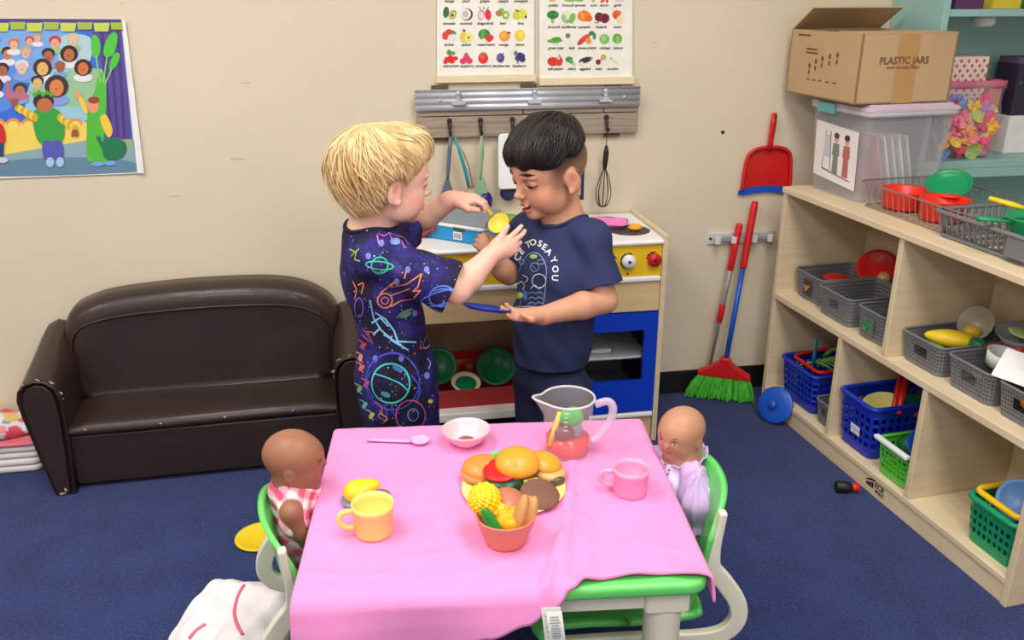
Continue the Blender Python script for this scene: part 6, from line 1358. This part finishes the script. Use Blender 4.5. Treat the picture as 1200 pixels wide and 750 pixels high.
G_=(70,206,160); rb(ell_px(445,311,9.5,9.5),.0028,G_,closed=True); rb(ell_px(445,311,16,4.5,.1),.0028,G_,closed=True); rb([(437,317),(445,319),(454,317)],.002,G_)
O_=(240,150,92); rb(ell_px(451,352,8.5,8.5),.003,O_,closed=True); rb(ell_px(451,352,4,4),.0022,O_,closed=True)
for pts in ([(446,343),(462,330),(458,336),(476,333),(494,321),(490,336),(484,341),(493,340),(484,350),(470,352),(458,359)],[(458,346),(472,341),(480,338)],[(474,326),(476,318)]): rb(pts,.003,O_,smooth=False)
B_=(86,140,240); rb(ell_px(518,347,15,12,-.2),.0032,B_,closed=True); rb(ell_px(516,349,25,7.5,-.28),.0034,B_,closed=True); rb([(505,356),(520,358),(531,352)],.003,B_); rb([(508,362),(518,365),(527,360)],.003,B_); rb([(508,341),(520,338),(530,341)],.0026,B_)
C_=(120,196,240)
for pts in ([(434,352),(438,372),(446,386),(460,398)],[(440,366),(452,374),(462,388),(466,400)],[(436,378),(446,372),(455,382)],[(450,392),(470,404)],[(458,398),(478,410)],[(466,400),(487,401)],[(446,384),(438,392)]): rb(pts,.004,C_,smooth=False)
fillpx(mb,T1,474,368,8,4,(96,146,110),ang=-.3); rb([(464,372),(474,364),(483,362)],.003,(110,160,120)); rb([(470,362),(476,374)],.003,(110,160,120))
for pts in ([(426,385),(432,393),(437,402)],[(430,388),(440,390)],[(424,392),(434,400)]): rb(pts,.0026,(214,90,130),smooth=False)
rb(ell_px(501,399,4,10,.35),.002,(200,210,250),closed=True); rb([(494,402),(492,408),(500,407)],.0024,(226,80,90))
# astronaut
I_=(70,84,214); TQ=(70,196,206)
rb(ell_px(458,449,22,23),.0042,TQ,closed=True); rb([(440,438),(455,443),(470,450),(478,458)],.003,TQ); rb(ell_px(460,447,31,33),.0032,I_,closed=True); rb([(432,430),(445,418),(462,413),(478,420),(490,436)],.0036,I_); rb([(434,436),(430,450),(438,466)],.0034,I_); rb([(482,440),(492,455),(488,470)],.0032,I_); rb([(450,474),(454,484),(452,490)],.0028,I_); rb([(459,476),(462,486)],.0028,I_)
fillpx(mb,T1,466,432,7,3,(70,110,190),ang=.5); fillpx(mb,T1,452,462,6,3,(60,150,170),ang=.4)
P_=(206,84,140); rb(ell_px(481,487,17,18),.003,P_,closed=True); rb(ell_px(484,486,6,7),.0024,(120,130,226),closed=True); rb([(440,470),(448,478),(444,488),(452,492)],.003,(206,90,90)); rb([(446,484),(454,490),(450,494)],.003,(226,170,90))
for x,y,c,a in ((428,449,(226,80,90),.6),(422,430,(226,110,90),.8),(420,455,(120,180,110),.5),(426,474,(110,200,170),.6),(434,486,(200,210,90),.7),(421,418,(226,150,110),.2),(424,404,(190,70,110),.9)): (ribbon(mb,T1,[(x-4,y-6),(x+2,y-3),(x-1,y+2),(x+4,y+6)],.0032,c,smooth=False),fillpx(mb,T1,x+2,y+1,2.2,4.5,c,ang=a))
M_=(206,110,206)
for pts in ([(443,274),(450,277),(456,273),(462,276),(472,278),(480,288)],[(442,276),(444,286)],[(456,273),(460,284)],[(470,282),(474,291)]): rb(pts,.0026,M_,smooth=False)
YG=(170,196,70); rb([(410,292),(418,296),(416,304),(422,306)],.003,YG,smooth=False); rb([(412,300),(421,292)],.003,YG); fillpx(mb,T1,464,283,5,4,(120,170,240))
rb([(500,420),(504,425),(502,432)],.002,(200,210,240)); fillpx(mb,T1,504,470,3,2.5,(226,206,80))
for pts in ([(414,330),(418,340),(416,350)],[(420,334),(426,332),(424,344)]): rb(pts,.003,(236,120,90))
rb(ell_px(421,360,5,11),.003,(130,110,226),closed=True)
o=mb.build('printed_motifs',mat('neon_print',(255,255,255),.8,attr=True,var=.02),None,kind='stuff'); adopt(o,b1)
nk=X(-.030,0,-.045)-NB; collar_ring(sh1,NB,nk*.6+np.array((0,0,.05)),.0585,mat('navy_rib',(22,20,48),.85),b1)
# shorts
s=SDF((-.12,1.82,.16),(.2,2.1,.5),.004)
for sg in (-1,1): h=hp+fl*(.034*sg)+np.array((0,0,-.05)); s.cone(h,(h[0],h[1]-.005,.19),.052,.052,k=.02)
s.half((0,0,.18),(0,0,-1)); adopt(s.build('shorts',mat('navy_jersey',(34,38,64),.85),None),b1)
for sg in (-1,1): q=hp+fl*(.036*sg); shoe(b1,q[0]+.01,q[1]+.01,14,mat('grey_shoe',(90,92,100),.7))
# hair
blond=mat('blond_hair',(204,164,106),.5,vs=26,col2=(244,222,172),spec=.4,stretch=(1,1,.35))
s=SDF(HC-.17,HC+.17,.0028)
EH=lambda c,r,k,op='add',Rr=None: s.ell(X(*c),np.array(r)*sc,HR if Rr is None else Rr,k,op)
EH((-.020,0,.043),(.102,.085,.084),0); EH((-.055,0,.030),(.075,.080,.085),.03); EH((.040,0,.082),(.058,.064,.042),.03); EH((-.050,0,-.025),(.052,.062,.05),.02)
EH((.100,0,-.030),(.060,.075,.072),.008,'sub'); EH((.042,0,-.060),(.060,.10,.075),.012,'sub'); EH((.115,0,.028),(.035,.060,.030),.006,'sub')
for y in (-1,1): EH((-.004,y*.085,-.014),(.026,.030,.036),.008,'sub')
EH((-.03,0,-.13),(.09,.09,.055),.01,'sub')
s.ripple(lambda P:.0028*np.sin(((P-HC)@HR[:,0])*70+((P-HC)@HR[:,2])*45+3*np.sin(((P-HC)@HR[:,1])*40))*np.sin(((P-HC)@HR[:,1])*85+((P-HC)@HR[:,0])*30))
hb=s.build('hair',blond,None,smooth_it=1); adopt(hb,b1)
cr_t=HR@np.array(Matrix.Rotation(R(-24),3,'Y'))
def hf(a,rs): return 2.5, (.012*rs.random()**2 if rs.random()<.5 else .002)+(.014*rs.random() if math.cos(a)<-.1 else 0), rs.uniform(.1,.5)
adopt(strand_hair('hair_strands',hb,body,X(-.015,0,.035),cr_t,1700,blond,None,hf,r0=.0021,seed=3),b1)
# scoop
sco=empty('yellow_scoop','yellow plastic toy scoop held between the two children','scoop',tuple(A_(570,246,2.045)))
so=Vector(A_(570,246,2.045)); yp=plastic('scoop_yellow',(250,232,100)); 
m=MB(); m.tube([Vector(A_(556,232,2.05))-so,Vector(A_(566,240,2.045))-so,Vector(A_(577,252,2.035))-so],[.007,.008,.0085],10,flat=.6); m.build('handle',yp,sco,smooth=True)
m=MB(); bc=Vector(A_(585,262,2.02)); qd=(CP-bc).normalized()*.75+Vector((-.35,0,.75)); m.M=Matrix.Translation(bc-so)@qd.to_track_quat('Z','Y').to_matrix().to_4x4()
r_=.026; m.lathe([(0,-.022),(r_*.6,-.019),(r_*.9,-.010),(r_,.004),(r_*1.06,.005),(r_*.94,.003),(r_*.84,-.008),(r_*.55,-.015),(0,-.018)],32,sx=1,sy=1.12); m.build('bowl',yp,sco,smooth=True)

# ---------------------------------------------------------------- dark haired boy (right)
HC=A_(644,203,2.0); HR=frame(203,11,0); sc=1.0
b2=empty('person','child in a printed navy T-shirt holding out a blue plate','person',(.46,2.0,0))
f=frame(213); fx,fl=f[:,0],f[:,1]
NB=A_(660,262,2.012); chest=A_(654,318,2.005); belly=A_(649,375,2.005); hip=A_(647,440,2.01)
SL=A_(692,280,1.945); SR=A_(621,270,2.075); EL=A_(708,352,1.905); WL=A_(634,370,1.84); ER=A_(596,319,2.06); WR=A_(578,301,2.03)
s=SDF((.20,1.74,0),(.68,2.22,1.08),.0024); X=head(s,HC,HR,sc,mouth_open=.55)
s.cone(X(-.030,0,-.045),NB,.039,.045,k=.022); s.cone(NB,chest,.05,.072,k=.03); s.ell(chest,(.066,.092,.085),f,k=.04); s.ell(belly,(.068,.086,.10),f,k=.04); s.ell(hip,(.07,.09,.075),f,k=.04)
s.cone(NB+np.array((0,0,-.038)),SR,.038,.035,k=.025); s.cone(NB+np.array((0,0,-.038)),SL,.038,.035,k=.025)
for a,b,c in ((SL,EL,WL),(SR,ER,WR)): s.cone(a,b,.037,.031,k=.02); s.cone(b,b+(c-b)*.35,.032,.033,k=.008); s.cone(b+(c-b)*.35,c,.033,.0205,k=.008)
hand(s,WL,(-1,-.12,.16),(0,.15,-1),1,L=.103,thumb=.55,spread=.06,curls=(.25,.22,.25,.35))
hand(s,WR,(-.55,-.05,.75),(.2,-1,.1),1,L=.085,thumb=.4,curls=(1.2,1.25,1.3,1.35))
hp=np.array(hip); legs(s,hp+fl*.048+np.array((0,0,-.03)),hp-fl*.048+np.array((0,0,-.03)))
sp=[(X(.083,0,-.058),HR,np.array((.02,.020,.013)),(176,92,88),.85,.4),(X(.079,0,-.0585),HR,np.array((.011,.0125,.0045)),(60,18,20),1,.3)]
for y in (-1,1):
    sp+=[(X(.05,y*.05,-.035),HR,np.array((.04,.035,.03)),(214,140,112),.5,.9),(X(.078,y*.032,.0255),HR,np.array((.02,.022,.0052)),(66,44,36),.85,.5),(X(.083,y*.0305,.003),HR,np.array((.013,.0165,.0125)),(178,122,96),.6,.5),(X(.084,y*.0305,-.0035),HR,np.array((.013,.0165,.0026)),(40,26,24),.95,.4),(X(-.008,y*.08,-.008),HR,np.array((.02,.012,.028)),(206,126,104),.5,.9)]
pt=painter((210,156,126),sp)
def paint2(V):                                                   # clipped sides: stubble fading down from the hair
    c=pt(V); q=(V-HC)@HR; ear=np.linalg.norm((q-np.array((-.012,0,-.010)))[:,[0,2]]/np.array((.024,.034)),axis=1)
    t=np.clip((q[:,2]+.030+np.clip(q[:,0]+.02,-.1,.1)*.25)/.075,0,1)*np.clip((.048-q[:,0])/.025,0,1); t=t*np.where((np.abs(q[:,1])>.068)&(ear<1),0,1)
    t=np.where(q[:,2]<-.05,0,t)
    return c+(np.array(lin((44,32,30)),np.float32)-c)*(t**.85*.95)[:,None]
body=s.build('body',SKIN,None,paint2,smooth_it=1); adopt(body,b2)
for y in (-1,1):
    face_line('eyelashes',body,X,[(y*(.015+.031*q),-.001-.0055*math.sin(math.pi*q)) for q in np.linspace(0,1,12)],.0016,mat('dark_lash',(26,18,18),.6),b2)
    face_line('eyebrow',body,X,[(y*(.013+.037*q),.0235+.006*math.sin(math.pi*(q*.8+.1))) for q in np.linspace(0,1,12)],.0026,mat('dark_brow',(44,32,28),.8),b2,.5)
s=SDF((.24,1.76,.38),(.68,2.20,.88),.0028)
s.cone(NB+np.array((0,0,-.014)),chest,.060,.086,k=.03); s.ell(chest,(.082,.108,.10),f,k=.04); s.ell(belly,(.082,.100,.12),f,k=.06); hb_=A_(646,440,2.005); s.cone(belly,hb_,.092,.098,k=.05)
s.cone(NB+np.array((0,0,-.037)),SR,.048,.046,k=.03); s.cone(NB+np.array((0,0,-.037)),SL,.048,.046,k=.03)
eL=SL+(EL-SL)*.74; eR=SR+(ER-SR)*.74; capcut(s,SL,eL,.046,.053,k=.02); capcut(s,SR,eR,.045,.050,k=.02)
s.ripple(lambda P:.0024*np.sin(40*P[...,2]+26*P[...,0]-14*P[...,1])*np.sin(18*P[...,0]-22*P[...,2]+20*P[...,1]+2)+.0014*np.sin(80*P[...,0]+70*P[...,2]-40*P[...,1]))
dE=(EL-SL)/np.linalg.norm(EL-SL); s.cone(eL-dE*.02,eL+dE*.05,.043,.047,k=.002,op='sub')
s.half((0,0,.418),(0,0,-1)); nk=X(-.030,0,-.045)-NB; nk=nk*.6+np.array((0,0,.05)); nk/=np.linalg.norm(nk); s.cone(NB-nk*.01,NB+nk*.12,.051,.056,k=.006,op='sub')
nvy=mat('navy_cotton',(42,50,92),.85,var=.06,vs=12,bump=.25,bs=400)
sh2=s.build('navy_shirt',nvy,None,smooth_it=1); adopt(sh2,b2); T2=bvh(sh2)
mb=MB(); WH=(222,224,226)
for ch,x,y,r_ in (('N',602.5,318,-1.35),('I',604,309,-1.15),('C',607,302,-.95),('E',611.5,295,-.75),('T',619.5,287,-.35),('O',625,284.5,-.1),('S',633,286,.3),('E',638,290,.5),('A',643,295.5,.75),('Y',648.5,305,1.1),('O',650.5,315.5,1.4),('U',650,325.5,1.65)): letter(mb,T2,ch,x,y,10.5,r_,WH)
rb=lambda pts,w_,c,**k: ribbon(mb,T2,pts,w_,c,**k); LB=(150,180,206)
rb([(605,356),(606,335),(609,316),(616,302),(625,296),(634,300),(640,312),(640,330),(637,356)],.0016,LB)
rb(ell_px(632,329,8,8,0),.0022,WH,closed=True); rb([(622,338),(627,334),(632,338),(638,334)],.002,WH); rb([(606,334),(611,330),(615,334),(613,340)],.002,WH); rb(ell_px(627,313,5,5),.0016,LB,closed=True); rb([(624,311),(629,316)],.0014,LB); rb(ell_px(634,307,4,2.6),.0014,LB,closed=True); rb(ell_px(612,307,3,2.5),.0014,LB,closed=True)
for y in (344,350,356): rb([(620,y),(624,y-2),(628,y),(632,y-2),(636,y)],.0018,LB)
fillpx(mb,T2,625.5,300.5,4.5,2.6,(176,190,110)); fillpx(mb,T2,608,346,5.5,4,(186,200,110)); fillpx(mb,T2,616,346,2.6,6,(70,110,170)); rb([(611,352),(609,360)],.0018,WH); rb([(604,360),(620,359),(637,360)],.0018,WH); rb([(613,322),(619,326),(616,331)],.002,WH)
o=mb.build('shirt_print',mat('screen_print',(255,255,255),.75,attr=True,var=.02),None,kind='stuff'); adopt(o,b2)
nk=X(-.030,0,-.045)-NB; collar_ring(sh2,NB,nk*.6+np.array((0,0,.05)),.0585,mat('navy_rib2',(36,43,80),.85),b2)
s=SDF((.26,1.80,.04),(.66,2.20,.52),.004); s.ell(hp+np.array((0,0,-.01)),(.080,.098,.075),f,k=.02)
for sg in (-1,1): h=hp+fl*(.048*sg)+np.array((0,0,-.03)); s.cone(h,(h[0],h[1],.26),.070,.060,k=.02); s.cone((h[0],h[1],.26),(h[0],h[1]+.01,.07),.060,.052,k=.02)
s.ripple(lambda P:.002*np.sin(60*P[...,2]+20*P[...,0])*np.sin(40*P[...,0]+25*P[...,1])); s.half((0,0,.065),(0,0,-1)); adopt(s.build('trousers',mat('navy_jogger',(32,38,72),.85,bump=.2,bs=300),None,smooth_it=1),b2)
for sg in (-1,1): q=hp+fl*(.048*sg); shoe(b2,q[0]-.015,q[1]-.005,213,mat('black_shoe',(36,36,40),.6))
black=mat('black_hair',(20,16,16),.42,vs=30,col2=(44,36,34),spec=.5,stretch=(1,1,.4))
s=SDF(HC-.17,HC+.17,.0028)
EH((-.004,0,.060),(.0965,.0765,.066),0); EH((.046,0,.064),(.048,.058,.040),.03); EH((-.012,0,.090),(.072,.064,.048),.03)
EH((.112,0,.010),(.046,.090,.034),.006,'sub'); n_=HR@np.array((-.27,0,-1)); s.half(X(.03,0,.030),n_)
for y in (-1,1): EH((-.02,y*.095,.012),(.06,.032,.042),.01,'sub')
s.ripple(lambda P:.0024*np.sin(((P-HC)@HR[:,1])*110+4*np.sin(((P-HC)@HR[:,0])*30)))
hb=s.build('hair',black,None,smooth_it=1); adopt(hb,b2)
cr_t=HR@np.array(Matrix.Rotation(R(-38),3,'Y'))
def hf2(a,rs): return 2.5, .007*rs.random()**2, rs.uniform(-.3,.5)
adopt(strand_hair('hair_strands',hb,body,X(-.005,0,.045),cr_t,1300,black,None,hf2,r0=.0019,seed=9),b2)
# blue plate in his hand
m=MB(); r_=.0575; m.lathe([(0,.001),(.68*r_,.001),(.76*r_,.004),(.97*r_,.008),(r_,.0065),(.74*r_,-.001),(0,-.0015)],40); o=m.build('blue_plate',plastic('deep_blue_plastic',(34,56,170)),smooth=True,loc=tuple(A_(570,363,1.835))); o.rotation_euler=Vector((.19,.24,.95)).to_track_quat('Z','Y').to_euler(); tag(o,'deep blue toy plate held by the navy shirted child','plate')

# repeats share a group phrase
from collections import defaultdict
fam=defaultdict(list)
for o in COL.objects:
    if o.parent is None and o.get('category') and not o.get('group'): fam[o.name.split('.')[0]].append(o)
for k,v in fam.items():
    if len(v)>1:
        for o in v: o['group']={'person':'children by the table','doll':'baby dolls at the table','toddler_chair':'toddler chairs at the table','basket':'baskets in the bookcase'}.get(k,k.replace('_',' ')+' pieces in the room')
